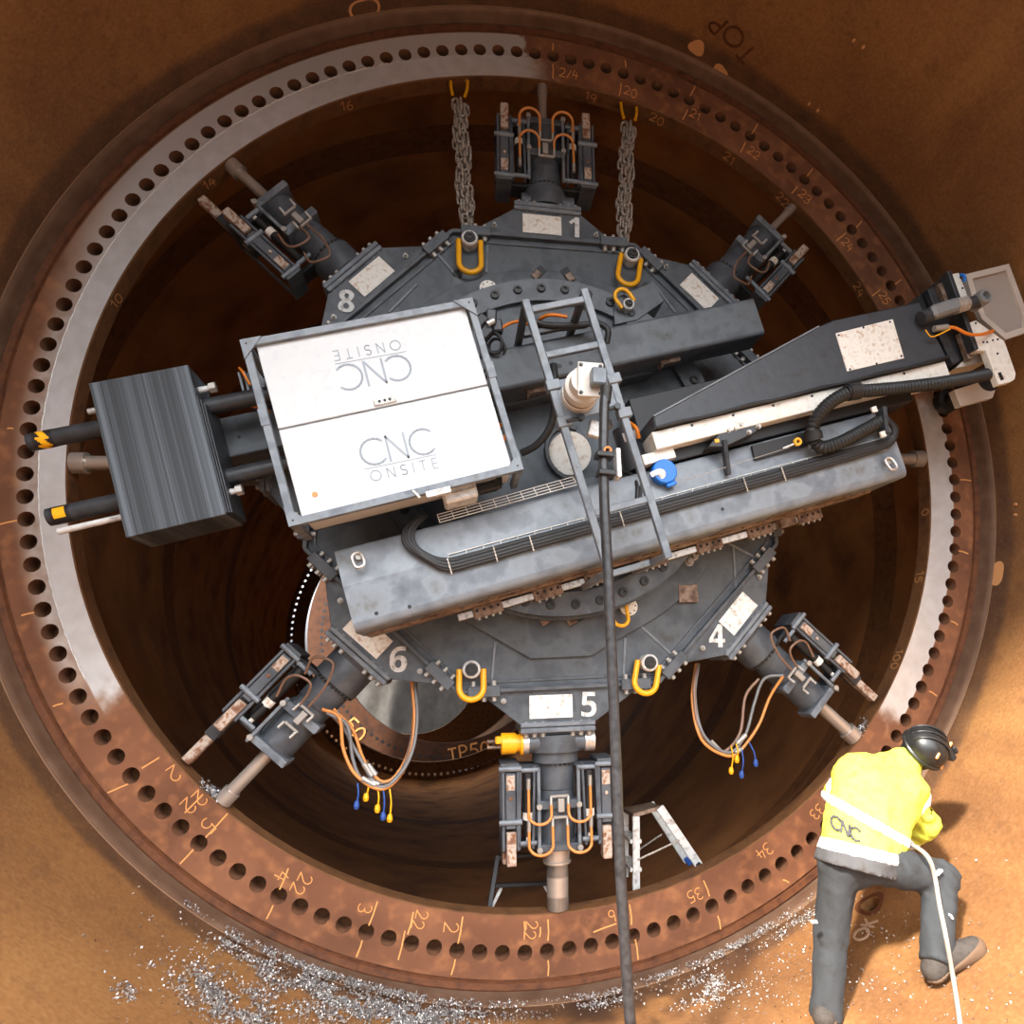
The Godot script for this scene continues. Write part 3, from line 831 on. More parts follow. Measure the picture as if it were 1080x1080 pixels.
func machine_base():
	var o := thing("machine_base", "big dark grey octagonal machine base clamped inside the flange, eight numbered corner brackets", "machine", Vector3(0, 0, -0.1))
	var oct := PackedVector2Array()
	for i in 8:
		var p := polar(92.2 + 22.5 + 45 * i, 1.855)
		oct.append(Vector2(p.x, p.y))
	var s := mb()
	prism(s, oct, -0.32, ZF, 0.004)
	obj("body_plate", s, M.body, o)
	# raised edge flange on each side of the octagon, with its bolts
	for i in 8:
		var a := V(oct[i], 0)
		var b := V(oct[(i + 1) % 8], 0)
		var d := (b - a).normalized()
		var n := Vector3(d.y, -d.x, 0)
		s = mb()
		var c := (a + b) / 2
		box(s, c + n * 0.005 + Vector3(0, 0, -0.06), Vector3(a.distance_to(b) + 0.01, 0.03, 0.46), along(d), 0.004)
		box(s, c - n * 0.055 + Vector3(0, 0, ZF + 0.004), Vector3(a.distance_to(b) - 0.04, 0.02, 0.012), along(d), 0.003)
		obj("edge_flange", s, M.paint, o)
		for e in [[a, 1.0], [b, -1.0]]:
			s = mb()
			var q: Vector3 = e[0] + d * e[1] * 0.17
			box(s, q + n * 0.008 + Vector3(0, 0, 0.02), Vector3(0.22, 0.075, 0.34), along(d), 0.004)
			obj("splice_block", s, M.paint, o)
			s = mb()
			for k in 3:
				var p: Vector3 = q + d * (k - 1) * 0.07
				for z in [0.15, 0.05]:
					bolt(s, p - n * 0.03 + Vector3(0, 0, z), -n, 0.018, 0.034)
					bolt(s, p + n * 0.046 + Vector3(0, 0, z), n, 0.018, 0.03)
			tag(obj("bolts", s, M.bolt, o), "", "", "", "stuff")
	# weld lines of the inner stiffeners
	for w in [[Vector3(-0.828, -0.872, 0.130), Vector3(-1.107, -1.279, 0.130)], [Vector3(-0.402, -1.394, 0.130), Vector3(-0.423, -1.714, 0.130)], [Vector3(0.537, -1.371, 0.130), Vector3(0.519, -1.691, 0.130)], [Vector3(0.652, -1.281, 0.130), Vector3(0.916, -1.516, 0.130)], [Vector3(1.400, -0.666, 0.130), Vector3(1.410, -1.003, 0.130)], [Vector3(1.339, -0.631, 0.130), Vector3(1.606, -0.764, 0.130)], [Vector3(-0.872, 1.489, 0.130), Vector3(-0.756, 1.355, 0.130)], [Vector3(-0.513, 1.626, 0.130), Vector3(-0.516, 1.390, 0.130)], [Vector3(-1.023, 1.241, 0.130), Vector3(-1.217, 0.994, 0.130)], [Vector3(0.788, 1.464, 0.130), Vector3(0.980, 1.215, 0.130)]]:
		s = mb()
		bar(s, w[0], w[1], 0.02, 0.02)
		obj("weld_line", s, M.frame, o)
	# swivel disc, its lower tongue, the slewing ring with its screws
	s = mb()
	var disc := arc_poly(Vector2.ZERO, 1.445, -62, 238, 80)
	var tongue := pv([Vector3(-0.694, -1.213, 0.170), Vector3(-0.152, -1.520, 0.170), Vector3(0.282, -1.501, 0.170), Vector3(0.463, -1.393, 0.170)])
	for p in tongue: disc.append(p)
	prism(s, disc, ZF, 0.165, 0.005)
	obj("swivel_disc", s, M.body, o)
	s = mb()
	ring(s, 1.06, 1.255, 0.165, 0.30)
	ring(s, 1.07, 1.235, 0.32, 0.40)
	ring(s, 1.08, 1.21, 0.30, 0.32)
	obj("slewing_ring", s, M.paint, o)
	for i in 42:
		s = mb()
		socket(s, polar(i * 360.0 / 42 + 2.0, 1.16, 0.398), Vector3(0, 0, 1), 0.032, 0.02)
		obj("ring_screw", s, M.bolt_dark, o)
	s = mb()
	cyl(s, Vector3(0, 0, 0.16), Vector3(0, 0, 0.36), 1.07, 1.07, 72)
	obj("turntable", s, M.body, o)
	# slots with small blocks in them, covers, screws
	for t in [[Vector3(-0.122, 1.412, 0.168), -40.0], [Vector3(0.107, 1.422, 0.168), 35.0], [Vector3(-0.033, -1.240, 0.168), -60.0], [Vector3(0.159, -1.239, 0.168), -60.0]]:
		s = mb()
		var fr := Basis(Vector3(0, 0, 1), deg_to_rad(t[1] + 90.0))
		box(s, t[0], Vector3(0.12, 0.07, 0.004), fr, 0.001)
		obj("slot", s, M.black, o)
		s = mb()
		box(s, t[0] + fr * Vector3(-0.025, 0, 0.006), Vector3(0.07, 0.055, 0.012), fr, 0.002)
		obj("slot_block", s, M.rail, o)
	for p in [Vector3(-0.501, 1.238, 0.168), Vector3(0.558, -1.146, 0.168)]:
		s = mb()
		cyl(s, p, p + Vector3(0, 0, 0.016), 0.068, 0.064, 24)
		obj("round_cover", s, M.plate_used, o)
		s = mb()
		for i in 8: cyl(s, p + polar(i * 45.0 + 10, 0.048, 0.012), p + polar(i * 45.0 + 10, 0.048, 0.019), 0.006, 0.006, 6)
		tag(obj("cover_screws", s, M.bolt_dark, o), "", "", "", "stuff")
	for p in [Vector3(-0.728, 1.358, 0.130), Vector3(0.740, 1.409, 0.130)]:
		s = mb()
		socket(s, p, Vector3(0, 0, 1), 0.036, 0.012)
		obj("plug", s, M.bolt_dark, o)
	s = mb()
	prism(s, pv([Vector3(0.716, 1.292, 0.400), Vector3(0.802, 1.146, 0.400), Vector3(0.593, 0.973, 0.400), Vector3(0.418, 0.918, 0.400), Vector3(0.405, 1.120, 0.400)]), ZF, 0.41, 0.003)
	obj("lug_pad", s, M.paint, o)
	s = mb()
	prism(s, pv([Vector3(-0.762, 1.325, 0.140), Vector3(-0.656, 1.298, 0.140), Vector3(-0.566, 1.054, 0.140), Vector3(-0.844, 1.026, 0.140)]), ZF, 0.15, 0.003)
	obj("lug_pad", s, M.paint, o)
	s = mb()
	box(s, Vector3(1.018, -1.041, 0.166), Vector3(0.15, 0.13, 0.008), Basis(Vector3(0, 0, 1), 0.05), 0.002)
	obj("small_plate", s, M.rail, o)
	s = mb()
	for p in [Vector3(1.033, -0.798, 0.165), Vector3(1.071, -0.754, 0.165)]: bolt(s, p, Vector3(0, 0, 1), 0.026, 0.04)
	tag(obj("bolts", s, M.bolt, o), "", "", "", "stuff")
	# brackets that carry the legs
	for k in LEGS:
		var fr := leg_frame(k)
		var b := Node3D.new()
		b.name = "leg_bracket"
		o.add_child(b, true)
		b.transform = Transform3D(fr.basis, Vector3(0, 0, 0.1))
		s = mb()
		prism(s, pv([[-0.66, 1.70], [-0.27, 1.965], [0.27, 1.965], [0.60, 1.70]]), -0.30, ZF - 0.004, 0.004)
		obj("gusset_box", s, M.paint, b)
		s = mb()
		slab(s, -0.265, 0.265, 1.955, 1.988, -0.30, 0.15)
		slab(s, -0.265, 0.265, 1.993, 2.028, -0.30, 0.15)
		obj("bolted_flange", s, M.frame, b)
		s = mb()
		for x in [-0.225, -0.165, -0.105, 0.105, 0.165, 0.225]:
			for z in [0.10, -0.1]:
				bolt(s, Vector3(x, 1.955, z), Vector3(0, -1, 0), 0.019, 0.03)
				bolt(s, Vector3(x, 2.028, z), Vector3(0, 1, 0), 0.019, 0.03)
		tag(obj("bolts", s, M.bolt, b), "", "", "", "stuff")
		if k in [3, 7]: continue
		s = mb()
		var x0 := -0.2 if k in [1, 2, 4] else -0.105
		slab(s, x0, x0 + 0.305, 1.77, 1.93, ZF - 0.004, ZF + 0.004, 0.001)
		obj("name_plate", s, M.plate if k in [4, 5] else M.plate_used, b)
		for x in [-0.42, 0.38]:
			s = mb()
			var p := Vector3(x * (1.0 if k in [1, 5] else 0.9), 1.80, ZF)
			cyl(s, p, p + Vector3(0, 0, 0.04), 0.01, 0.01, 8)
			bolt(s, p + Vector3(0, 0, 0.006), Vector3(0, 0, 1), 0.014, 0.016)
			obj("jack_screw", s, M.bolt, b)
		var at: Vector3 = {1: Vector3(0.172, 1.855, 0.133), 2: Vector3(1.447, 1.260, 0.133), 4: Vector3(1.244, -1.355, 0.133), 5: Vector3(0.267, -1.841, 0.133), 6: Vector3(-1.056, -1.524, 0.133), 8: Vector3(-1.514, 1.051, 0.133)}[k]
		var tm := TextMesh.new()
		var fnt := SystemFont.new()
		fnt.font_names = PackedStringArray(["Droid Sans"])
		fnt.font_weight = 700
		tm.font = fnt; tm.text = str(k); tm.font_size = 64; tm.pixel_size = 0.0037; tm.depth = 0.003
		if k == 2: continue
		var num := MeshInstance3D.new()
		num.name = "numeral"
		num.mesh = tm; num.material_override = M.numeral
		b.add_child(num, true)
		num.transform = b.transform.affine_inverse() * Transform3D(Basis(), at + Vector3(0, 0, 0.1))

# ---------------------------------------------------------------- hydraulic legs
func leg(k: int, sides: Array, rod_r: float, foot_r: float, ext: float, rich: bool, label: String):
	var fr := leg_frame(k)
	var o := thing("hydraulic_leg", label, "hydraulic leg", Vector3(0, 2.03, -0.06), fr, "clamping legs of the machine")
	var z := -0.06
	var s := mb()
	var P := func(x: float, y: float, zz := -0.06) -> Vector3: return Vector3(x, y, zz)
	if rich:
		slab(s, -0.25, 0.25, 2.03, 2.05, -0.22, 0.10)
		cyl(s, P.call(-0.20, 2.10, 0.02), P.call(0.22, 2.10, 0.02), 0.075, 0.075, 24)
		lathe(s, P.call(0, 2.05), Vector3(0, 1, 0), [Vector2(0, 0.2), Vector2(0.12, 0.2), Vector2(0.125, 0.165), Vector2(0.195, 0.165), Vector2(0.195, 0.15)], 32)
	else:
		lathe(s, P.call(0, 2.03), Vector3(0, 1, 0), [Vector2(0, 0.185), Vector2(0.03, 0.168), Vector2(0.205, 0.168), Vector2(0.215, 0.16), Vector2(0.215, 0.14)], 32)
	obj("collar", s, M.paint, o)
	s = mb()
	for i in 26:
		var t := TAU * i / 26
		var p := Vector3(cos(t) * 0.152, 2.245, z + sin(t) * 0.152)
		cyl(s, p, p + Vector3(0, 0.018, 0), 0.0105, 0.0105, 6)
	tag(obj("bolts", s, M.bolt_dark, o), "", "", "", "stuff")
	s = mb()
	lathe(s, P.call(0, 2.235), Vector3(0, 1, 0), [Vector2(0, 0.138), Vector2(0.19, 0.134), Vector2(0.20, 0.128), Vector2(0.54, 0.128), Vector2(0.545, 0.138), Vector2(0.56, 0.138), Vector2(0.56, 0.0)], 32)
	obj("cylinder", s, M.paint, o)
	# yokes and tie bars
	for y in [[2.495, 2.555], [2.785, 2.835]]:
		s = mb()
		slab(s, -0.148, 0.148, y[0], y[1], -0.14, 0.085)
		obj("yoke", s, M.frame if not rich else M.paint, o)
	for x in [-0.14, 0.14]:
		if not rich and (sides.is_empty() or (x > 0) != (sides[0] > 0)): continue
		s = mb()
		for zz in [0.095]: slab(s, x - 0.012, x + 0.012, 2.26 if rich else 2.48, 2.85, zz - 0.012, zz + 0.012)
		slab(s, x - 0.01, x + 0.01, 2.26 if rich else 2.48, 2.82, -0.13, -0.1)
		obj("tie_bar", s, M.frame, o)
		s = mb()
		for y in [2.525, 2.81]: cyl(s, Vector3(x, y, 0.08), Vector3(x, y, 0.125), 0.02, 0.02, 10)
		tag(obj("pin_ends", s, M.bolt, o), "", "", "", "stuff")
	# rod and foot
	s = mb()
	lathe(s, P.call(0, 2.83), Vector3(0, 1, 0), [Vector2(0, rod_r * 1.5), Vector2(0.02, rod_r * 1.5), Vector2(0.02, rod_r), Vector2(0.33, rod_r), Vector2(0.332, foot_r), Vector2(0.42, foot_r), Vector2(0.425, foot_r * 0.9), Vector2(0.425, 0.0)], 28)
	if rich and k == 5:
		lathe(s, P.call(0, 2.83), Vector3(0, 1, 0), [Vector2(0, 0.096), Vector2(0.09, 0.092), Vector2(0.095, 0.1), Vector2(0.11, 0.1), Vector2(0.11, 0.078), Vector2(0.2, 0.078), Vector2(0.2, 0.07), Vector2(0.31, 0.07), Vector2(0.312, 0.077), Vector2(0.42, 0.077)], 28)
	obj("rod", s, M.rod, o)
	# manifold
	s = mb()
	box(s, Vector3(-0.01, 2.52, 0.115), Vector3(0.045, 0.09, 0.05), Basis(), 0.004)
	box(s, Vector3(0.0, 2.46, 0.12), Vector3(0.13, 0.018, 0.02), Basis(), 0.003)
	box(s, Vector3(-0.01, 2.60, 0.12), Vector3(0.11, 0.018, 0.02), Basis(), 0.003)
	for x in [-0.06, 0.06]:
		cyl(s, Vector3(x, 2.465, 0.12), Vector3(x, 2.515, 0.135), 0.011, 0.011, 8)
		cyl(s, Vector3(x * 0.85, 2.605, 0.12), Vector3(x * 0.85, 2.655, 0.135), 0.011, 0.011, 8)
	obj("manifold", s, M.bolt, o)
	for sd in sides: gripper(o, sd, ext, rich)
	# hoses
	for sd in sides:
		var hm: Material = M.hose if rich else M.hose_brown
		if rich:
			for e in [[0.06, 2.515, 0.215, 2.38, 2.63], [0.052, 2.655, 0.215, 2.655, 2.83]]:
				s = mb()
				var hp: Array = [Vector3(sd * e[0], e[1], 0.135)]
				for q in 9:
					var t := PI * q / 8.0
					var hx: float = lerp(e[0], e[2], 0.5 - 0.5 * cos(t))
					hp.append(Vector3(sd * hx, e[4] - 0.06 + 0.06 * sin(t), 0.14 + 0.03 * sin(t)))
				hp.append(Vector3(sd * e[2], e[3], 0.14))
				sweep(s, smooth(hp, 4), 0.0105, 8)
				obj("hose", s, hm, o)
				s = mb()
				cyl(s, Vector3(sd * e[2], e[3] - 0.05, 0.14), Vector3(sd * e[2], e[3] + 0.02, 0.14), 0.014, 0.014, 8)
				obj("hose_fitting", s, M.bolt, o)
		else:
			for e in [[0.0, 2.44, 0.17, 2.10, 2.30], [0.05, 2.46, 0.2, 2.28, 2.52]]:
				s = mb()
				sweep(s, smooth([Vector3(sd * e[0], e[1], 0.13), Vector3(sd * (e[0] + 0.01), (e[1] + e[3]) / 2, 0.17), Vector3(sd * (e[0] * 0.5 + 0.07), e[3] + 0.03, 0.2), Vector3(sd * (e[2] - 0.01), e[3] + 0.05, 0.19), Vector3(sd * (e[2] + 0.03), (e[3] + e[4]) / 2, 0.16), Vector3(sd * e[2], e[4], 0.12)], 6), 0.009, 8)
				obj("hose", s, hm, o)

func gripper(o: Node3D, sd: float, ext: float, rich: bool):   # linkage with rusty gripping bars beside the cylinder
	var X := func(x: float) -> float: return x * sd
	var s := mb()
	for zz in [0.09, -0.16]:
		for x in [0.285, 0.385]:
			slab(s, X.call(x) - 0.01, X.call(x) + 0.01, 2.235, 2.80, zz - 0.02, zz + 0.02, 0.003)
	slab(s, X.call(0.275), X.call(0.40), 2.225, 2.245, -0.18, 0.115, 0.003)
	obj("link_frame", s, M.paint, o)
	s = mb()
	slab(s, X.call(0.275), X.call(0.40), 2.75, 2.82, -0.17, 0.06, 0.004)
	slab(s, X.call(0.14), X.call(0.30), 2.77, 2.81, -0.14, 0.02, 0.004)
	obj("link_block", s, M.dark, o)
	s = mb()
	slab(s, X.call(0.12), X.call(0.30), 2.25, 2.28, -0.14, 0.02, 0.004)
	obj("link_block", s, M.dark, o)
	s = mb()
	for y in [2.262, 2.615]:
		cyl(s, Vector3(X.call(0.26), y, 0.112), Vector3(X.call(0.415), y, 0.112), 0.019, 0.019, 12)
	cyl(s, Vector3(X.call(0.14), 2.278, 0.1), Vector3(X.call(0.26), 2.278, 0.1), 0.017, 0.017, 12)
	cyl(s, Vector3(X.call(0.16), 2.76, 0.1), Vector3(X.call(0.27), 2.76, 0.1), 0.017, 0.017, 12)
	obj("pivot_pin", s, M.frame, o)
	s = mb()
	slab(s, X.call(0.30), X.call(0.37), 2.29, 2.66, 0.03, 0.112, 0.006)
	obj("inner_arm", s, M.paint, o)
	s = mb()
	slab(s, X.call(0.306), X.call(0.364), 2.305, 2.405, 0.108, 0.118, 0.003)
	cyl(s, Vector3(X.call(0.335), 2.46, 0.11), Vector3(X.call(0.335), 2.46, 0.122), 0.016, 0.012, 10)
	obj("rusty_pad", s, M.rusty, o)
	s = mb()
	slab(s, X.call(0.30), X.call(0.365), 2.68, 2.90, 0.05, 0.12, 0.006)
	obj("gripping_bar", s, M.rusty, o)
	s = mb()
	slab(s, X.call(0.32), X.call(0.385), 2.68, 2.68 + ext, -0.10, -0.03, 0.006)
	obj("gripping_bar", s, M.rusty, o)
	s = mb()
	slab(s, X.call(0.31), X.call(0.395), 2.62, 2.62 + ext * 0.72, -0.115, -0.10, 0.004)
	slab(s, X.call(0.31), X.call(0.395), 2.62, 2.62 + ext * 0.72, -0.03, -0.015, 0.004)
	obj("bar_holder", s, M.dark, o)
	s = mb()
	cyl(s, Vector3(X.call(0.215), 2.30, 0.075), Vector3(X.call(0.215), 2.56, 0.075), 0.034, 0.034, 16)
	cyl(s, Vector3(X.call(0.215), 2.62, 0.075), Vector3(X.call(0.215), 2.72, 0.075), 0.028, 0.028, 16)
	obj("piston_barrel", s, M.black, o)
	s = mb()
	cyl(s, Vector3(X.call(0.215), 2.56, 0.075), Vector3(X.call(0.215), 2.61, 0.075), 0.037, 0.037, 16)
	cyl(s, Vector3(X.call(0.215), 2.61, 0.075), Vector3(X.call(0.215), 2.76, 0.075), 0.016, 0.016, 12)
	obj("piston_band", s, M.plate_used, o)
	if rich:
		s = mb()
		for x in [0.265, 0.17]:
			bar(s, Vector3(X.call(x), 2.25, 0.085), Vector3(X.call(x + 0.015), 2.80, 0.085), 0.018, 0.05)
		obj("side_link", s, M.paint, o)

func legs():
	leg(1, [-1.0, 1.0], 0.036, 0.044, 0.25, true, "hydraulic leg at the very top, rod pointing straight up to the dark flange")
	leg(5, [-1.0, 1.0], 0.078, 0.077, 0.24, true, "hydraulic leg hanging straight down below numeral 5, thick stepped steel rod")
	leg(8, [-1.0], 0.042, 0.062, 0.5, false, "hydraulic leg above numeral 8, rod reaching the bright machined part of the flange")
	leg(2, [1.0], 0.034, 0.042, 0.22, false, "hydraulic leg rising to the rusty upper right flange near chalk number 23")
	leg(4, [-1.0], 0.052, 0.072, 0.52, false, "hydraulic leg below numeral 4, its foot just above the worker")
	leg(6, [1.0], 0.046, 0.06, 0.53, false, "hydraulic leg below numeral 6, foot beside a heap of swarf")
	leg(7, [], 0.05, 0.075, 0.3, false, "hydraulic leg behind the counterweight, only its brown rod end showing")
	leg(3, [], 0.05, 0.075, 0.3, false, "hydraulic leg behind the long lower beam, its rod end showing past it")
	# drive motor on the lowest leg
	var fr := leg_frame(5)
	var o := thing("drive_motor", "bright yellow hydraulic drive motor on the left of the lowest leg", "motor", Vector3(0.21, 2.10, 0.02), fr)
	var s := mb()
	lathe(s, Vector3(0.24, 2.10, 0.02), Vector3(1, 0, 0), [Vector2(0, 0.0), Vector2(0, 0.085), Vector2(0.02, 0.085), Vector2(0.02, 0.06), Vector2(0.05, 0.06), Vector2(0.05, 0.072), Vector2(0.15, 0.075), Vector2(0.155, 0.06), Vector2(0.155, 0.0)], 20)
	box(s, Vector3(0.39, 2.07, 0.05), Vector3(0.09, 0.05, 0.07))
	obj("housing", s, M.yellow, o)
	s = mb()
	for dy in [-0.02, 0.02]: cyl(s, Vector3(0.39, 2.10 + dy, 0.04), Vector3(0.49, 2.10 + dy, 0.04), 0.014, 0.012, 8)
	obj("port", s, M.rail, o)
	for e in [[0.20, 0.24], [-0.27, -0.20]]:
		s = mb()
		cyl(s, Vector3(e[0], 2.10, 0.02), Vector3(e[1], 2.10, 0.02), 0.08, 0.08, 20)
		obj("bright_collar", s, M.steel, o)

# ---------------------------------------------------------------- lifting points and chains
func lifting_points():
	var spots := [
		[Vector3(-0.649, 1.609, 0.130), Vector3(-0.637, 1.330, 0.220), "yellow lifting ring at the upper left, under the left hanging chain"],
		[Vector3(0.610, 1.624, 0.130), Vector3(0.562, 1.363, 0.220), "yellow lifting ring at the upper right, under the right hanging chain"],
		[Vector3(-0.562, -1.590, 0.130), Vector3(-0.559, -1.792, 0.220), "yellow lifting ring at the lower left, beside numeral 6"],
		[Vector3(0.698, -1.550, 0.130), Vector3(0.649, -1.763, 0.220), "yellow lifting ring at the lower right, behind the thick cable's lower part"],
		[Vector3(0.511, 1.058, 0.410), Vector3(0.435, 1.166, 0.460), "smaller yellow lifting ring turned upward, above the upper beam's middle"],
		[Vector3(0.461, -1.057, 0.165), Vector3(0.475, -1.291, 0.300), "small yellow lifting ring hanging beside the thick cable, below the lower beam"]]
	for i in spots.size():
		var p: Vector3 = spots[i][0]
		var q: Vector3 = spots[i][1]
		var small := 0.72 if i >= 4 else 1.0
		if i == 5: small = 0.66
		var o := thing("lifting_ring", spots[i][2], "lifting ring", p, Transform3D(), "yellow swivel lifting rings")
		var s := mb()
		var zz := Vector3(0, 0, 1)
		lathe(s, p, zz, [Vector2(0, 0.062 * small), Vector2(0.09 * small, 0.062 * small), Vector2(0.10 * small, 0.052 * small), Vector2(0.10 * small, 0.045 * small)], 20)
		obj("swivel_hub", s, M.alu, o)
		s = mb()
		cyl(s, p + zz * 0.09 * small, p + zz * 0.112 * small, 0.045 * small, 0.043 * small, 6, false)
		socket(s, p + zz * 0.10 * small, zz, 0.028 * small, 0.02)
		obj("hub_screw", s, M.bolt_dark, o)
		s = mb()
		var c := p + zz * 0.05
		var d := (q - c).normalized()
		var x := d.cross(zz).normalized()
		var w := 0.082 * small
		var l := c.distance_to(q) - w
		var pts: Array = [c + x * w, c + x * w + d * l * 0.5]
		for k in 9:
			var t := PI * k / 8
			pts.append(c + d * l + x * w * cos(t) + d * w * sin(t))
		pts.append(c - x * w + d * l * 0.5); pts.append(c - x * w)
		sweep(s, smooth(pts, 3), 0.021 * small, 10)
		obj("ring", s, M.yellow, o)

func chain_link(s: SurfaceTool, c: Vector3, d: Vector3, x: Vector3, ln: float, w: float, r: float):
	var pts: Array = []
	for k in 12:
		var t := TAU * k / 12
		var e := signf(sin(t)) * (ln / 2 - w) if absf(sin(t)) > 0.01 else 0.0
		pts.append(c + x * w * cos(t) + d * (w * sin(t) + e))
	sweep(s, smooth(pts, 2, true), r, 6, true)

func chains():
	for e in [[Vector3(-0.764, 3.071, -0.050), Vector3(-0.674, 1.852, 0.000), "left hanging chain bundle of doubled steel links, yellow hook tips at its top"], [Vector3(0.666, 3.092, -0.050), Vector3(0.590, 1.870, 0.000), "right hanging chain bundle of doubled steel links above the upper right lifting ring"]]:
		var a: Vector3 = e[0]
		var b: Vector3 = e[1]
		var o := thing("chain", e[2], "chain", b, Transform3D(), "lifting chains")
		var d := (b - a).normalized()
		var ln := a.distance_to(b) - 0.1
		for strand in 3:
			var off := Vector3((strand - 1) * 0.036, 0, 0.03 * (strand % 2))
			var n := int(ln / 0.062)
			for i in n:
				var s := mb()
				var tw := 0.5 + strand * 1.1 + (i % 2) * PI / 2 + 0.25 * sin(i * 0.7)
				var x := Vector3(cos(tw), 0, sin(tw))
				chain_link(s, a + d * (0.12 + strand * 0.02 + i * 0.062) + off + Vector3(0.012 * sin(i * 0.9 + strand), 0, 0), d, x, 0.098, 0.026, 0.0105)
				obj("link", s, M.galv, o)
		for x in [-0.062, 0.062]:
			var s := mb()
			sweep(s, smooth([a + Vector3(x * 1.1, 0.12, 0), a + Vector3(x * 1.05, 0.02, 0.02), a + Vector3(x * 0.8, -0.06, 0.03)], 4), 0.013, 8)
			obj("hook", s, M.yellow, o)

func bundles():
	# hose loops with coupling ends hanging below the lower brackets
	var B := [
		[[[Vector3(-1.500, -1.871, 0.100), Vector3(-1.366, -1.952, 0.120), Vector3(-1.319, -2.166, 0.130), Vector3(-1.252, -2.299, 0.140), Vector3(-1.093, -2.346, 0.150), Vector3(-0.957, -2.181, 0.100), Vector3(-0.920, -1.938, 0.020), Vector3(-0.952, -1.655, -0.050)], M.hose_grey],
		[[Vector3(-1.531, -1.846, 0.100), Vector3(-1.417, -1.902, 0.120), Vector3(-1.381, -2.104, 0.130), Vector3(-1.287, -2.273, 0.150), Vector3(-1.116, -2.363, 0.150), Vector3(-0.980, -2.229, 0.100), Vector3(-0.938, -1.970, 0.020), Vector3(-0.972, -1.655, -0.050)], M.hose],
		[[Vector3(-1.467, -1.850, 0.050), Vector3(-1.337, -1.989, 0.060), Vector3(-1.252, -2.187, 0.080), Vector3(-1.135, -2.322, 0.100), Vector3(-1.029, -2.273, 0.080), Vector3(-0.954, -2.067, 0.000), Vector3(-0.949, -1.656, -0.100)], M.hose],
		[[Vector3(-1.442, -1.863, 0.050), Vector3(-1.386, -1.988, 0.060), Vector3(-1.275, -2.171, 0.100), Vector3(-1.159, -2.333, 0.100), Vector3(-1.005, -2.256, 0.080), Vector3(-0.944, -2.003, 0.000), Vector3(-0.942, -1.656, -0.100)], M.hose_grey]],
		[[[Vector3(1.180, -1.558, -0.100), Vector3(1.107, -1.805, 0.000), Vector3(1.130, -2.074, 0.100), Vector3(1.309, -2.205, 0.120), Vector3(1.456, -2.082, 0.100), Vector3(1.559, -1.844, 0.060), Vector3(1.644, -1.675, 0.060), Vector3(1.782, -1.647, 0.100)], M.hose_grey],
		[[Vector3(1.157, -1.558, -0.100), Vector3(1.084, -1.840, 0.000), Vector3(1.114, -2.108, 0.100), Vector3(1.294, -2.225, 0.120), Vector3(1.422, -2.183, 0.100), Vector3(1.573, -2.017, 0.080), Vector3(1.684, -1.810, 0.060), Vector3(1.781, -1.654, 0.100)], M.hose],
		[[Vector3(1.165, -1.558, -0.100), Vector3(1.101, -1.770, 0.000), Vector3(1.109, -2.041, 0.080), Vector3(1.258, -2.199, 0.100), Vector3(1.420, -2.076, 0.080), Vector3(1.493, -1.808, 0.040), Vector3(1.607, -1.675, 0.040)], M.hose_brown]]]
	var names := ["looped bundle of orange and grey hydraulic hoses hanging left, below numeral 6", "looped bundle of grey and orange hydraulic hoses hanging right, below numeral 4"]
	var ends := [[[Vector3(-1.280, -2.322, 0.140), Vector3(-1.280, -2.454, 0.140), 1], [Vector3(-1.216, -2.301, 0.140), Vector3(-1.223, -2.408, 0.140), 0], [Vector3(-1.154, -2.351, 0.140), Vector3(-1.148, -2.483, 0.140), 0], [Vector3(-1.117, -2.364, 0.140), Vector3(-1.110, -2.532, 0.140), 1], [Vector3(-1.075, -2.366, 0.140), Vector3(-1.068, -2.546, 0.140), 0]],
		[[Vector3(1.333, -2.152, 0.120), Vector3(1.327, -2.326, 0.120), 0], [Vector3(1.371, -2.139, 0.120), Vector3(1.374, -2.247, 0.120), 0], [Vector3(1.414, -2.181, 0.120), Vector3(1.407, -2.356, 0.120), 1], [Vector3(1.475, -2.135, 0.120), Vector3(1.521, -2.279, 0.120), 1]]]
	for i in 2:
		var o := thing("hose_bundle", names[i], "hoses", B[i][0][0][B[i][0][0].size() - 1] if i == 0 else B[i][0][0][0])
		for h in B[i]:
			var s := mb()
			sweep(s, smooth(h[0], 6), 0.012, 8)
			obj("hose", s, h[1], o)
			# couplings near the bottom of the loop
			s = mb()
			var k := 3 if h[0].size() > 7 else 2
			var p: Vector3 = h[0][k]
			var q: Vector3 = h[0][k + 1]
			var t := 0.2 if i == 0 else 0.5
			cyl(s, p.lerp(q, t) + Vector3(0, 0, 0.004), p.lerp(q, t + 0.5) + Vector3(0, 0, 0.004), 0.019, 0.019, 10)
			obj("coupling", s, M.bolt, o)
		for e in ends[i]:
			var s := mb()
			var a: Vector3 = e[0]
			var b: Vector3 = e[1]
			sweep(s, smooth([a, a.lerp(b, 0.5) + Vector3(0.01, 0, 0.01), b], 4), 0.006, 6)
			lathe(s, b + Vector3(0, 0.02, 0), Vector3(0, -1, 0), [Vector2(0, 0.0), Vector2(0, 0.014), Vector2(0.03, 0.02), Vector2(0.05, 0.014), Vector2(0.05, 0.0)], 10)
			obj("dust_cap", s, M.blue_tag if e[2] == 1 else M.yellow, o)

# ---------------------------------------------------------------- the turning arm (coordinates u along the arm, v across it, z towards the viewer)
func athing(called: String, label: String, category: String, at: Vector3, group := "") -> Node3D: return thing(called, label, category, at, ARM, group)

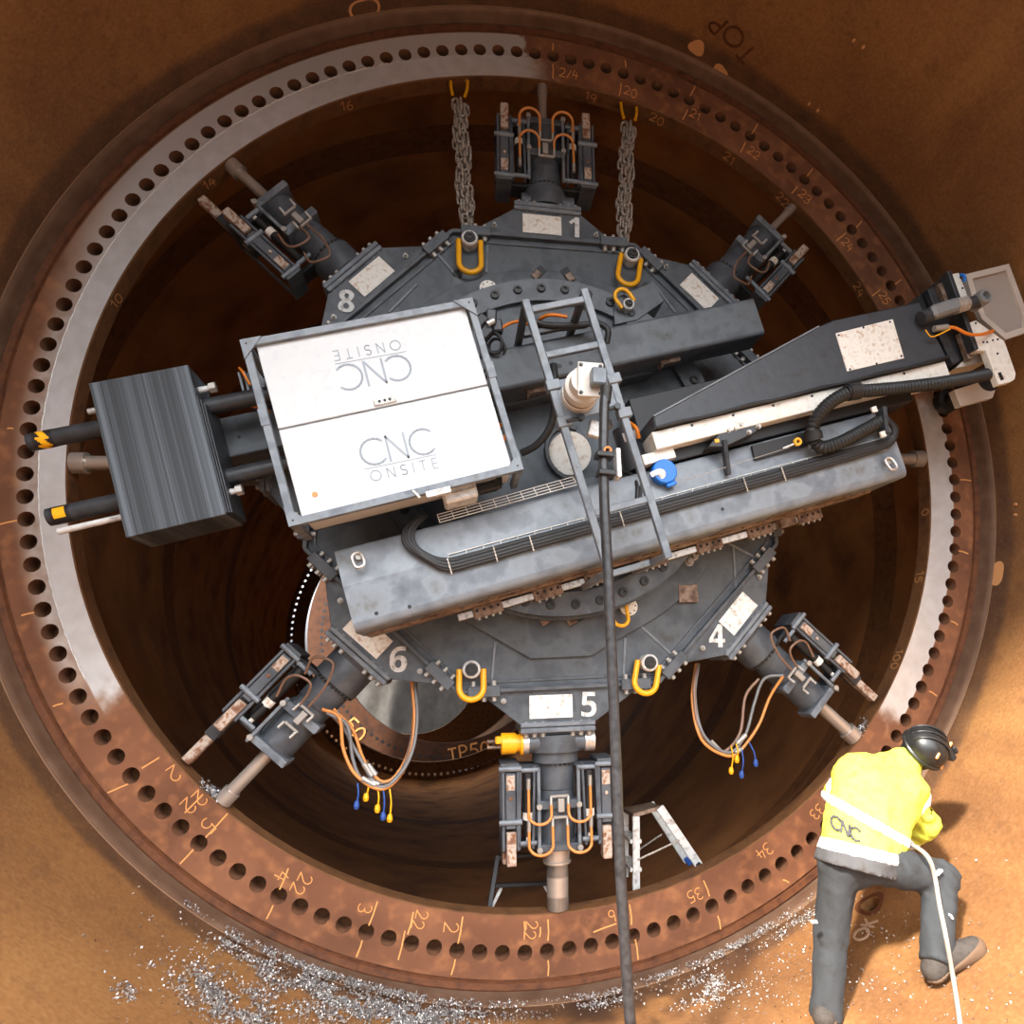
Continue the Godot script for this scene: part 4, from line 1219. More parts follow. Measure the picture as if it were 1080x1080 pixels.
func along_u(s: SurfaceTool, prof: Array, u0: float, u1: float, groups := []):   # profile of (v, z), counter-clockwise seen from +u
	var n := prof.size()
	for i in n:
		var p: Vector2 = prof[i]
		var q: Vector2 = prof[(i + 1) % n]
		s.set_smooth_group(groups[i] if i < groups.size() else -1)
		quad(s, Vector3(u0, p.x, p.y), Vector3(u0, q.x, q.y), Vector3(u1, q.x, q.y), Vector3(u1, p.x, p.y))
	s.set_smooth_group(-1)
	var poly := PackedVector2Array(prof)
	var t := Geometry2D.triangulate_polygon(poly)
	for i in range(0, t.size(), 3):
		var a := poly[t[i]]; var b := poly[t[i + 1]]; var c := poly[t[i + 2]]
		if (b - a).cross(c - a) < 0: var x := b; b = c; c = x
		tri(s, Vector3(u1, a.x, a.y), Vector3(u1, b.x, b.y), Vector3(u1, c.x, c.y))
		tri(s, Vector3(u0, a.x, a.y), Vector3(u0, c.x, c.y), Vector3(u0, b.x, b.y))

func rounded(v0: float, v1: float, z0: float, z1: float, r: float) -> Array:   # a beam section with rounded front corners
	var o: Array = [Vector2(v1, z0)]
	for i in 5: o.append(Vector2(v1 - r + r * cos(i * PI / 8), z1 - r + r * sin(i * PI / 8)))
	for i in 5: o.append(Vector2(v0 + r + r * cos(PI / 2 + i * PI / 8), z1 - r + r * sin(PI / 2 + i * PI / 8)))
	o.append(Vector2(v0, z0))
	return o

func arm():
	# lower beam
	var o := athing("lower_beam", "long grey lower box beam crossing the machine, black cables along its face", "beam", Vector3(0.3, -0.95, 0.5))
	var s := mb()
	along_u(s, [Vector2(-0.455, 0.47), Vector2(-0.455, 0.845), Vector2(-0.462, 0.86), Vector2(-0.475, 0.866), Vector2(-0.68, 0.9), Vector2(-0.90, 0.9), Vector2(-0.93, 0.894), Vector2(-0.95, 0.878), Vector2(-0.957, 0.85), Vector2(-0.957, 0.47)], -1.585, 2.215, [-1, 1, 1, 1, 2, 3, 3, 3, 3, 3])
	obj("beam_shell", s, M.beam, o)
	s = mb()
	for p in [Vector3(-1.446, -0.879, 0.900), Vector3(0.806, -0.834, 0.900), Vector3(-1.258, -0.894, 0.900)]: cyl(s, p + Vector3(0, 0, -0.01), p + Vector3(0, 0, 0.001), 0.012, 0.012, 10)
	obj("hole_plug", s, M.black, o)
	s = mb()
	slab(s, -1.56, 2.1, -0.975, -0.94, 0.44, 0.62)
	obj("rail_mount", s, M.rail, o)
	s = mb()
	for k in 8: slab(s, -1.2 + k * 0.4, -0.98 + k * 0.4, -0.958, -0.962, 0.66, 0.8, 0.002)
	obj("wear_strip", s, M.rail, o)
	s = mb()
	slab(s, -1.0, 1.55, -1.03, -0.985, 0.40, 0.47, 0.003)
	obj("linear_rail", s, M.steel, o)
	for p in [Vector3(-0.801, -0.982, 0.440), Vector3(-0.387, -0.963, 0.440), Vector3(-0.023, -0.958, 0.440), Vector3(0.390, -0.956, 0.440), Vector3(0.820, -0.954, 0.440), Vector3(1.227, -0.956, 0.440), Vector3(1.642, -0.955, 0.440)]:
		s = mb()
		var q := Vector3(p.x, -1.01, 0.45)
		box(s, q, Vector3(0.2, 0.075, 0.075), Basis(), 0.005)
		obj("rail_carriage", s, M.rail, o)
		s = mb()
		for k in 4:
			cyl(s, q + Vector3(-0.07 + k * 0.047, 0.01, 0.037), q + Vector3(-0.07 + k * 0.047, 0.01, 0.040), 0.011, 0.011, 8)
		tag(obj("carriage_screws", s, M.black, o), "", "", "", "stuff")
		s = mb()
		for k in 4: bolt(s, q + Vector3(-0.07 + k * 0.047, -0.037, 0.02), Vector3(0, -1, 0), 0.01, 0.016)
		tag(obj("bolts", s, M.bolt, o), "", "", "", "stuff")
	s = mb()
	box(s, Vector3(1.425, -0.977, 0.500), Vector3(0.13, 0.13, 0.1), Basis(), 0.004)
	obj("end_stop", s, M.rail, o)
	s = mb()
	slab(s, -1.0, 1.3, -0.9, -0.5, 0.36, 0.47)
	slab(s, -0.7, 0.7, -0.98, -0.3, 0.30, 0.40)
	obj("saddle", s, M.body, o)
	# upper beam with its extension to the counterweight
	o = athing("upper_beam", "shorter grey upper box beam behind the ladder-like gantry, square cut right end", "beam", Vector3(0.4, 0.32, 0.55))
	s = mb()
	along_u(s, rounded(0.318, 0.598, 0.50, 0.76, 0.025), -1.0, 1.602, [-1, 1, 1, 1, 1, -1, 2, 2, 2, 2, -1])
	obj("beam_shell", s, M.body, o)
	s = mb()
	along_u(s, rounded(0.325, 0.585, 0.42, 0.60, 0.012), -2.3, -1.0)
	obj("beam_extension", s, M.body, o)
	s = mb()
	for p in [Vector3(0.076, 0.396, 0.760), Vector3(0.157, 0.399, 0.760)]: cyl(s, p + Vector3(0, 0, -0.01), p + Vector3(0, 0, 0.0015), 0.016, 0.016, 12)
	cyl(s, Vector3(0.880, 0.461, 0.750), Vector3(0.875, 0.456, 0.761), 0.006, 0.006, 8)
	cyl(s, Vector3(-1.98, 0.44, 0.59), Vector3(-1.98, 0.44, 0.6015), 0.012, 0.012, 8)
	obj("hole_plug", s, M.black, o)
	for p in [Vector3(-0.091, 0.288, 0.620), Vector3(0.891, 0.299, 0.600)]:
		s = mb()
		box(s, Vector3(p.x, 0.305, 0.64), Vector3(0.15, 0.03, 0.05), Basis(), 0.004)
		box(s, Vector3(p.x - 0.07, 0.30, 0.62), Vector3(0.02, 0.045, 0.06), Basis(), 0.004)
		obj("clip", s, M.rail, o)
	s = mb()
	slab(s, -0.8, 0.8, 0.30, 0.62, 0.34, 0.51)
	obj("saddle", s, M.body, o)
	# counterweight
	o = athing("counterweight", "large block of stacked grey steel sheets at the left end of the arm", "weight", Vector3(-2.33, -0.117, 0.8))
	s = mb()
	slab(s, -2.592, -2.078, -0.117, 0.787, 0.62, 0.95, 0.004)
	obj("sheet_stack", s, M.weight, o)
	for k in 3:
		s = mb()
		slab(s, -2.078 + k * 0.01, -2.070 + k * 0.01, -0.105, 0.60 - k * 0.02, 0.64, 0.94 - k * 0.012, 0.001)
		obj("edge_sheet", s, M.dark, o)
	for e in [[0.675, 0.84, -2.665, -1.99], [0.035, 0.84, -2.945, -1.99]]:
		s = mb()
		cyl(s, Vector3(e[2], e[0], e[1]), Vector3(e[3], e[0], e[1]), 0.018, 0.018, 12)
		obj("threaded_rod", s, M.alu, o)
		s = mb()
		cyl(s, Vector3(-2.62, e[0], e[1]), Vector3(-2.592, e[0], e[1]), 0.032, 0.032, 6, false)
		obj("nut", s, M.bolt, o)
		s = mb()
		cyl(s, Vector3(-2.02, e[0], e[1]), Vector3(-1.985, e[0], e[1]), 0.032, 0.032, 6, false)
		obj("nut", s, M.bolt, o)
	for e in [[0.582, "upper of the two dark guide tubes through the counterweight, striped yellow tape at its end"], [0.138, "lower of the two dark guide tubes through the counterweight, yellow tape patch at its end"]]:
		var g := athing("guide_tube", e[1], "tube", Vector3(-2.4, e[0], 0.8), "guide tubes through the counterweight")
		s = mb()
		lathe(s, Vector3(-3.0 if e[0] > 0.5 else -2.99, e[0], 0.8), Vector3(1, 0, 0), [Vector2(0.02, 0.0), Vector2(0.02, 0.038), Vector2(0, 0.04), Vector2(0, 0.05), Vector2(1.75, 0.05), Vector2(1.75, 0)], 24)
		obj("tube", s, M.dark, g)
		s = mb()
		cyl(s, Vector3(-2.965, e[0], 0.8), Vector3(-2.87, e[0], 0.8), 0.0508, 0.0508, 24)
		obj("black_tape", s, M.black, g)
		for k in (3 if e[0] > 0.5 else 1):
			s = mb()
			var b := Basis(Vector3(1, 0, 0), 0.5 * k - 0.9)
			var w: float = 0.035 if e[0] > 0.5 else 0.06
			for q in 5:
				var a0 := -0.9 + q * 0.25 + (k * 0.9 if e[0] > 0.5 else 0.25)
				var u0 := -2.95 + (q * 0.008 if e[0] > 0.5 else 0.0)
				var c := Vector3(0, e[0], 0.8)
				var r := 0.0518
				quad(s, c + Vector3(u0, r * sin(-a0), r * cos(a0)), c + Vector3(u0, r * sin(-a0 - 0.26), r * cos(a0 + 0.26)), c + Vector3(u0 + w, r * sin(-a0 - 0.26), r * cos(a0 + 0.26)), c + Vector3(u0 + w, r * sin(-a0), r * cos(a0)))
			obj("yellow_tape", s, M.yellow, g)
	# small motor above the guide tube
	o = athing("servo_motor", "small finned grey motor behind the upper guide tube, left of the cabinet", "motor", Vector3(-1.78, 0.66, 0.6))
	s = mb()
	cyl(s, Vector3(-1.78, 0.60, 0.6), Vector3(-1.78, 0.80, 0.6), 0.09, 0.09, 16)
	for k in 7: box(s, Vector3(-1.87 + k * 0.03, 0.72, 0.69), Vector3(0.014, 0.17, 0.03), Basis(), 0.003)
	obj("finned_case", s, M.frame, o)
	s = mb()
	sweep(s, smooth([Vector3(-1.86, 0.83, 0.70), Vector3(-1.84, 0.78, 0.74), Vector3(-1.82, 0.70, 0.72)], 5), 0.008, 6)
	obj("lead", s, M.orange, o)
	o = athing("orange_cable", "orange cable lying on the beam between counterweight and cabinet", "cable", Vector3(-1.861, 0.537, 0.750))
	s = mb()
	sweep(s, smooth([Vector3(-1.989, 0.549, 0.780), Vector3(-1.900, 0.565, 0.780), Vector3(-1.823, 0.549, 0.760), Vector3(-1.757, 0.519, 0.700)], 6), 0.013, 8)
	obj("sheath", s, M.orange, o)
	cabinet()
	gantry()
	slide()
	cabling()
	extras()

func cabinet():
	var o := athing("electrical_cabinet", "white two-door electrical cabinet lettered CNC ONSITE on each door, in a grey frame", "cabinet", Vector3(-1.07, -0.29, 0.8))
	var s := mb()
	slab(s, -1.665, -0.485, -0.298, 0.705, 0.82, 1.148, 0.004)
	obj("carcass", s, M.white, o)
	for d in [[0.219, 0.705, "upper"], [-0.298, 0.209, "lower"]]:
		s = mb()
		slab(s, -1.665, -0.485, d[0], d[1], 1.150, 1.168, 0.003)
		var dr := obj("door", s, M.white, o)
		s = mb()
		var up: bool = d[2] == "upper"
		var c: Vector3 = Vector3(-1.085, 0.481, 1.170) if up else Vector3(-1.083, -0.084, 1.170)
		var xf := Transform3D(Basis(Vector3(0, 0, 1), deg_to_rad(179.0 if up else -1.5)), Vector3(c.x, c.y, 1.168))
		write(s, "CNC", 0.15, 0.0125, 0.15, 0.002, xf * Transform3D(Basis(), Vector3(0, 0.055, 0)))
		write(s, "ONSITE", 0.058, 0.006, 0.62, 0.002, xf * Transform3D(Basis(), Vector3(0.01, -0.082, 0)))
		ribbon(s, pv([[-0.2, -0.034], [0.2, -0.034]]), 0.004, -0.004, 0.002, xf)
		var lt := obj("lettering", s, M.ink, dr)
		tag(lt, "pale grey lettering CNC ONSITE")
		if up:
			s = mb()
			var h: Vector3 = Vector3(-1.076, 0.247, 1.170)
			box(s, Vector3(h.x, h.y, 1.174), Vector3(0.125, 0.036, 0.014), Basis(), 0.004)
			obj("lock_plate", s, M.alu, dr)
			s = mb()
			for x in [-0.03, 0.0, 0.028]: cyl(s, Vector3(h.x + x, h.y, 1.18), Vector3(h.x + x, h.y, 1.184), 0.009, 0.009, 10)
			obj("lock", s, M.bolt_dark, dr)
		else:
			s = mb()
			var b: Vector3 = Vector3(-1.570, -0.187, 1.170)
			cyl(s, Vector3(b.x, b.y, 1.166), Vector3(b.x, b.y, 1.174), 0.016, 0.014, 14)
			obj("rusty_plug", s, M.hose, dr)
	# hinge combs at two corners
	s = mb()
	for i in 22: slab(s, -0.82 + i * 0.0155, -0.812 + i * 0.0155, 0.705, 0.722, 1.13, 1.16, 0.001)
	for i in 24: slab(s, -1.645 + i * 0.0145, -1.638 + i * 0.0145, -0.315, -0.298, 1.13, 1.16, 0.001)
	tag(obj("vent_comb", s, M.white, o), "", "", "", "stuff")
	# frame of angle bars with gusset corners
	var u0 := -1.735; var u1 := -0.43; var v0 := -0.335; var v1 := 0.745
	for e in [[u0, u1, v1 - 0.042, v1], [u0, u1, v0, v0 + 0.042], [u0, u0 + 0.042, v0, v1], [u1 - 0.042, u1, v0, v1]]:
		s = mb()
		slab(s, e[0], e[1], e[2], e[3], 1.155, 1.195, 0.003)
		obj("frame_bar", s, M.frame, o)
	for e in [[u0, v1, 1, -1], [u1, v1, -1, -1], [u0, v0, 1, 1], [u1, v0, -1, 1]]:
		s = mb()
		prism(s, pv([[e[0], e[1]], [e[0] + e[2] * 0.115, e[1]], [e[0], e[1] + e[3] * 0.115]]), 1.196, 1.203)
		obj("gusset", s, M.frame, o)
		s = mb()
		cyl(s, Vector3(e[0] + e[2] * 0.028, e[1] + e[3] * 0.028, 1.202), Vector3(e[0] + e[2] * 0.028, e[1] + e[3] * 0.028, 1.205), 0.006, 0.006, 8)
		obj("hole_plug", s, M.black, o)
		s = mb()
		slab(s, e[0], e[0] + e[2] * 0.04, e[1], e[1] + e[3] * 0.04, 0.76, 1.16, 0.003)
		obj("frame_post", s, M.frame, o)
	for p in [[u0 - 0.006, 0.24], [u1 - 0.04, 0.24]]:
		s = mb()
		slab(s, p[0], p[0] + 0.048, p[1], p[1] + 0.1, 1.15, 1.2, 0.003)
		obj("splice_plate", s, M.frame, o)
	s = mb()
	slab(s, -1.66, -0.5, -0.29, 0.70, 0.76, 0.82)
	obj("rear_carrier", s, M.dark, o)
	s = mb()
	slab(s, -1.0, -0.86, -0.36, -0.325, 1.15, 1.197, 0.002)
	bar(s, Vector3(-1.064, -0.300, 1.200), Vector3(-1.036, -0.352, 1.200), 0.014, 0.01)
	obj("latch", s, M.alu, o)
	# fan box below the cabinet
	o = athing("fan_box", "small white ribbed box fixed under the cabinet's lower right edge", "box", Vector3(-0.810, -0.379, 0.950))
	s = mb()
	var c := Vector3(-0.807, -0.345, 0.980)
	box(s, c, Vector3(0.20, 0.095, 0.2), Basis(), 0.012)
	box(s, c + Vector3(0, 0.0, 0.102), Vector3(0.198, 0.008, 0.01), Basis(), 0.003)
	obj("case", s, M.alu, o)
	s = mb()
	box(s, c + Vector3(0.17, 0.01, -0.02), Vector3(0.14, 0.05, 0.08), Basis(), 0.01)
	box(s, c + Vector3(0.25, 0.04, 0.0), Vector3(0.04, 0.11, 0.06), Basis(Vector3(0, 0, 1), -0.3), 0.008)
	obj("connector", s, M.black, o)

func gantry():
	var o := athing("cable_gantry", "ladder-like grey square-tube gantry standing over the middle of the arm", "gantry", Vector3(0.05, -0.2, 0.9))
	for u in [-0.135, 0.235]:
		var s := mb()
		slab(s, u - 0.023, u + 0.023, -1.065, 0.65, 1.21, 1.25, 0.004)
		obj("rail", s, M.frame, o)
		s = mb()
		slab(s, u - 0.02, u + 0.02, 0.61, 0.65, 0.62, 1.215, 0.004)
		obj("post", s, M.dark, o)
		s = mb()
		slab(s, u - 0.02, u + 0.02, -1.065, -1.025, 0.45, 1.215, 0.004)
		obj("post", s, M.frame, o)
	for v in [0.585, 0.29, -0.695]:
		var s := mb()
		slab(s, -0.113, 0.213, v - 0.02, v + 0.02, 1.212, 1.248, 0.004)
		obj("rung", s, M.frame, o)
	var s := mb()
	slab(s, -0.113, 0.213, -1.06, -1.02, 0.9, 0.95, 0.004)
	obj("rung", s, M.frame, o)
	s = mb()
	slab(s, -0.113, 0.213, 0.61, 0.645, 0.80, 0.84, 0.004)
	obj("rung", s, M.dark, o)
	for e in [[-0.135, 0.10], [-0.135, -0.13], [0.235, 0.06], [0.235, -0.16]]:
		s = mb()
		slab(s, e[0] - 0.035, e[0] + 0.05, e[1] - 0.03, e[1] + 0.03, 1.195, 1.262, 0.004)
		obj("clamp_plate", s, M.frame, o)
	s = mb()
	for e in [[-0.06, -0.135], [0.17, -0.12]]:
		cyl(s, Vector3(e[0] - 0.06, e[1], 1.265), Vector3(e[0] + 0.05, e[1] + 0.0, 1.265), 0.012, 0.012, 8)
		cyl(s, Vector3(e[0] + 0.03, e[1], 1.25), Vector3(e[0] + 0.03, e[1], 1.29), 0.02, 0.02, 8)
	obj("toggle", s, M.dark, o)
	# slip ring on the turning axis
	o = athing("slip_ring", "cream slip-ring unit with a square plate and grey plug box at the machine's centre", "slip ring", Vector3(0, 0, 1.25))
	s = mb()
	slab(s, -0.115, 0.215, -0.125, 0.125, 1.236, 1.246, 0.003)
	obj("base_plate", s, M.frame, o)
	s = mb()
	lathe(s, Vector3(0, 0, 1.246), Vector3(0, 0, 1), [Vector2(0, 0.105), Vector2(0.05, 0.105), Vector2(0.055, 0.092), Vector2(0.09, 0.092), Vector2(0.095, 0.105), Vector2(0.16, 0.105), Vector2(0.165, 0.085), Vector2(0.25, 0.085), Vector2(0.25, 0.0)], 32)
	obj("drum", s, M.cream, o)
	s = mb()
	ring(s, 0.09, 0.098, 1.30, 1.335, 0, 360, 32)
	obj("groove_band", s, M.rail, o)
	var wb := ARM.basis.inverse()   # the top plate hangs square to the ground, as it does not turn
	s = mb()
	box(s, Vector3(0.02, -0.01, 1.505), Vector3(0.145, 0.20, 0.018), wb, 0.004)
	obj("square_plate", s, M.cream, o)
	s = mb()
	for x in [-0.055, 0.055]:
		for y in [-0.08, 0.08]: bolt(s, Vector3(0.02, -0.01, 1.513) + wb * Vector3(x, y, 0), Vector3(0, 0, 1), 0.008, 0.01)
	tag(obj("bolts", s, M.bolt_dark, o), "", "", "", "stuff")
	s = mb()
	box(s, Vector3(0.02, -0.01, 1.55) + wb * Vector3(0.035, -0.005, 0), Vector3(0.085, 0.095, 0.08), wb, 0.008)
	obj("plug_box", s, M.frame, o)
	# the thick supply cable from the slip ring down to the tube floor
	o = thing("supply_cable", "thick black supply cable hanging from the slip ring down to the bottom edge", "cable", Vector3(0.19, -3.74, 1.6))
	s = mb()
	cyl(s, Vector3(0.088, -0.079, 1.600), Vector3(0.088, -0.170, 1.600), 0.036, 0.026, 14)
	obj("gland", s, M.bolt_dark, o)
	s = mb()
	sweep(s, smooth([Vector3(0.088, -0.090, 1.600), Vector3(0.077, -0.251, 1.600), Vector3(0.074, -0.669, 1.600), Vector3(0.095, -1.170, 1.600), Vector3(0.123, -1.932, 1.600), Vector3(0.145, -2.603, 1.600), Vector3(0.184, -3.239, 1.600), Vector3(0.20, -3.55, 1.6), Vector3(0.26, -3.70, 1.75), Vector3(0.35, -3.73, 2.2)], 8), 0.028, 14)
	obj("sheath", s, M.cable_sheath, o)
	for p in [Vector3(0.075, -0.467, 1.600), Vector3(0.085, -0.565, 1.600)]:
		s = mb()
		box(s, p, Vector3(0.095, 0.028, 0.1), Basis(Vector3(0, 0, 1), -0.05), 0.004)
		obj("clamp", s, M.black, o)
	s = mb()
	box(s, Vector3(0.154, -0.501, 1.570), Vector3(0.025, 0.16, 0.09), Basis(Vector3(0, 0, 1), 0.04), 0.004)
	obj("clamp_plate", s, M.alu, o)
	s = mb()
	ring(s, 0.012, 0.022, -0.005, 0.005, 0, 360, 16, Vector3(0.087, -0.447, 1.640))
	obj("shackle", s, M.orange, o)

func slide():
	var o := athing("tool_slide", "long tapered dark grey slide carrying the milling head over the right of the flange", "machine slide", Vector3(1.6, -0.3, 0.7))
	var s := mb()
	prism(s, pv([[0.49, -0.235], [0.50, -0.15], [1.86, 0.198], [2.0, 0.218], [2.706, 0.216], [2.765, -0.237]]), 0.66, 1.0, 0.012)
	obj("slide_body", s, M.slide, o)
	s = mb()
	bar(s, Vector3(0.505, -0.152, 1.003), Vector3(1.86, 0.195, 1.003), 0.012, 0.01)
	obj("edge_strip", s, M.frame, o)
	s = mb()
	slab(s, 0.47, 2.76, -0.36, -0.243, 0.68, 0.975, 0.004)
	obj("cover_strip", s, M.white_worn, o)
	s = mb()
	for u in [0.75, 1.05, 1.35, 1.65, 2.0, 2.4]: cyl(s, Vector3(u, -0.262, 0.974), Vector3(u, -0.262, 0.978), 0.01, 0.01, 8)
	tag(obj("screws", s, M.black, o), "", "", "", "stuff")
	s = mb()
	slab(s, 0.375, 0.60, -0.43, -0.36, 0.74, 0.93, 0.004)
	obj("end_block", s, M.white_worn, o)
	s = mb()
	slab(s, 0.5, 2.5, -0.44, -0.36, 0.5, 0.86)
	slab(s, 0.5, 2.6, -0.30, 0.1, 0.45, 0.67)
	obj("under_rail", s, M.black, o)
	s = mb()
	prism(s, pv([Vector3(1.964, 0.119, 1.000), Vector3(2.437, 0.130, 1.000), Vector3(2.417, -0.162, 1.000), Vector3(1.950, -0.160, 1.000)]), 0.998, 1.006)
	var np := obj("name_plate", s, M.plate_used, o)
	s = mb()
	for p in [Vector3(1.980, 0.101, 1.000), Vector3(2.407, 0.114, 1.000), Vector3(2.400, -0.144, 1.000), Vector3(1.976, -0.152, 1.000), Vector3(2.187, 0.116, 1.000), Vector3(2.190, -0.156, 1.000)]: cyl(s, Vector3(p.x, p.y, 1.004), Vector3(p.x, p.y, 1.009), 0.008, 0.008, 8)
	tag(obj("screws", s, M.black, np), "", "", "", "stuff")
	s = mb()
	var pts: Array = []
	for i in 14: pts.append(Vector3(0.50 + i * 0.175, -0.232 + 0.006 * sin(i * 2.1), 1.008))
	sweep(s, smooth(pts, 4), 0.011, 8)
	obj("edge_cable", s, M.rubber, o)
	# milling head
	o = athing("milling_head", "milling head at the slide's right end with motor, white plates and a framed guard", "milling head", Vector3(3.0, -0.3, 0.7))
	s = mb()
	prism(s, pv([Vector3(2.717, 0.266, 0.850), Vector3(3.133, 0.426, 0.850), Vector3(3.155, -0.190, 0.850), Vector3(2.875, -0.281, 0.850)]), 0.45, 0.86, 0.006)
	obj("carriage", s, M.black, o)
	s = mb()
	bar(s, Vector3(2.904, 0.324, 0.900), Vector3(2.911, 0.155, 0.900), 0.06, 0.06)
	bar(s, Vector3(2.858, -0.016, 0.900), Vector3(2.892, -0.263, 0.900), 0.07, 0.06)
	obj("way_cover", s, M.dark, o)
	s = mb()
	bar(s, Vector3(3.031, -0.051, 0.900), Vector3(3.029, -0.262, 0.900), 0.045, 0.05)
	bar(s, Vector3(3.008, 0.350, 0.900), Vector3(3.018, 0.165, 0.900), 0.05, 0.05)
	obj("ball_screw_cover", s, M.rail, o)
	s = mb()
	bar(s, Vector3(3.036, 0.394, 0.960), Vector3(3.026, -0.222, 0.960), 0.035, 0.09)
	obj("slide_strip", s, M.dark, o)
	s = mb()
	prism(s, pv([Vector3(3.037, 0.374, 0.980), Vector3(3.130, 0.372, 0.980), Vector3(3.132, 0.174, 0.980), Vector3(3.033, 0.141, 0.980)]), 0.93, 0.985, 0.003)
	obj("upper_plate", s, M.white_worn, o)
	s = mb()
	prism(s, pv([Vector3(3.027, -0.016, 0.980), Vector3(3.125, -0.006, 0.980), Vector3(3.298, -0.207, 0.980), Vector3(3.292, -0.460, 0.980), Vector3(3.266, -0.499, 0.980), Vector3(3.226, -0.512, 0.980), Vector3(3.115, -0.510, 0.980), Vector3(3.110, -0.242, 0.980), Vector3(3.030, -0.232, 0.980)]), 0.93, 0.985, 0.003)
	obj("lower_plate", s, M.white_worn, o)
	s = mb()
	for p in [Vector3(3.125, 0.331, 0.986), Vector3(3.108, 0.251, 0.986), Vector3(3.113, 0.182, 0.986), Vector3(3.115, -0.179, 0.986), Vector3(3.146, -0.185, 0.986), Vector3(3.199, -0.181, 0.986), Vector3(3.242, -0.183, 0.986), Vector3(3.110, -0.028, 0.986), Vector3(3.198, -0.286, 0.986)]: cyl(s, p, p + Vector3(0, 0, 0.004), 0.008, 0.008, 8)
	tag(obj("screws", s, M.black, o), "", "", "", "stuff")
	s = mb()
	box(s, Vector3(3.157, -0.454, 0.984), Vector3(0.03, 0.06, 0.006), Basis(Vector3(0, 0, 1), 0.08), 0.001)
	obj("slot", s, M.black, o)
	s = mb()
	prism(s, pv([Vector3(3.105, -0.205, 0.840), Vector3(3.271, -0.187, 0.840), Vector3(3.265, -0.285, 0.840), Vector3(2.924, -0.288, 0.840)]), 0.6, 0.86)
	prism(s, pv([Vector3(3.086, -0.391, 0.600), Vector3(3.411, -0.376, 0.600), Vector3(3.456, -0.466, 0.600), Vector3(3.403, -0.526, 0.600), Vector3(3.092, -0.526, 0.600)]), 0.55, 0.61)
	obj("spindle_guard", s, M.guard_plate, o)
	s = mb()
	lathe(s, Vector3(3.422, -0.373, 0.120), Vector3(0, 0, 1), [Vector2(-0.03, 0.0), Vector2(-0.03, 0.1), Vector2(0.05, 0.1), Vector2(0.06, 0.06), Vector2(0.2, 0.07), Vector2(0.25, 0.1), Vector2(0.5, 0.1), Vector2(0.5, 0.0)], 24)
	obj("spindle", s, M.black, o)
	# motor with round boss facing out
	s = mb()
	bar(s, Vector3(2.678, 0.083, 1.080), Vector3(2.922, 0.100, 1.080), 0.095, 0.1, Vector3(0, 0, 1), 0.02)
	obj("motor_body", s, M.grey_cast, o)
	s = mb()
	cyl(s, Vector3(2.895, 0.094, 1.080), Vector3(2.997, 0.100, 1.080), 0.055, 0.05, 20)
	obj("motor_nose", s, M.steel, o)
	s = mb()
	cyl(s, Vector3(2.986, 0.095, 1.080), Vector3(3.095, 0.096, 1.080), 0.042, 0.048, 20)
	cyl(s, Vector3(2.609, 0.071, 1.060), Vector3(2.712, 0.087, 1.060), 0.05, 0.05, 20)
	obj("gear_case", s, M.dark, o)
	s = mb()
	lathe(s, Vector3(3.116, 0.103, 1.060), Vector3(0, 0, 1), [Vector2(-0.05, 0.055), Vector2(0.08, 0.055), Vector2(0.09, 0.05), Vector2(0.09, 0.03), Vector2(0.05, 0.026), Vector2(0.05, 0.0)], 24)
	obj("boss", s, M.grey_cast, o)
	s = mb()
	cyl(s, Vector3(2.693, -0.020, 1.050), Vector3(2.804, -0.029, 1.050), 0.022, 0.022, 12)
	obj("plug", s, M.bolt, o)
	s = mb()
	sweep(s, smooth([Vector3(2.804, -0.029, 1.050), Vector3(2.859, -0.052, 1.060), Vector3(2.934, -0.111, 1.060), Vector3(3.049, -0.137, 1.050), Vector3(3.214, -0.117, 1.000)], 6), 0.012, 8)
	obj("orange_lead", s, M.orange, o)
	s = mb()
	sweep(s, smooth([Vector3(2.623, -0.013, 1.050), Vector3(2.648, -0.069, 1.050), Vector3(2.704, -0.071, 1.060), Vector3(2.811, -0.050, 1.060)], 6), 0.005, 6)
	obj("yellow_lead", s, M.yellow, o)
	s = mb()
	sweep(s, smooth([Vector3(3.119, 0.347, 1.000), Vector3(3.127, 0.326, 1.020), Vector3(3.130, 0.292, 1.000)], 5), 0.012, 8)
	obj("blue_lead", s, M.blue, o)
	# framed guard panel
	var gp := [Vector3(3.244, 0.375, 0.900), Vector3(3.653, 0.386, 0.900), Vector3(3.649, -0.070, 0.900), Vector3(3.608, -0.162, 0.900), Vector3(3.377, -0.180, 0.900), Vector3(3.240, 0.013, 0.900), Vector3(3.229, 0.215, 0.900)]
	s = mb()
	var inner := Geometry2D.offset_polygon(pv(gp), -0.045, Geometry2D.JOIN_MITER)[0]
	var outer := pv(gp)
	if Geometry2D.is_polygon_clockwise(outer) != Geometry2D.is_polygon_clockwise(inner): inner.reverse()
	var st := 0
	for i in inner.size():
		if inner[i].distance_to(outer[0]) < inner[st].distance_to(outer[0]): st = i
	var nn: int = outer.size()
	for i in nn:
		var j := (i + 1) % nn
		prism(s, PackedVector2Array([outer[i], outer[j], inner[(st + j) % inner.size()], inner[(st + i) % inner.size()]]), 0.885, 0.925)
	obj("guard_frame", s, M.guard_plate, o)
	s = mb()
	prism(s, inner, 0.895, 0.903)
	obj("guard_panel", s, M.guard_panel, o)

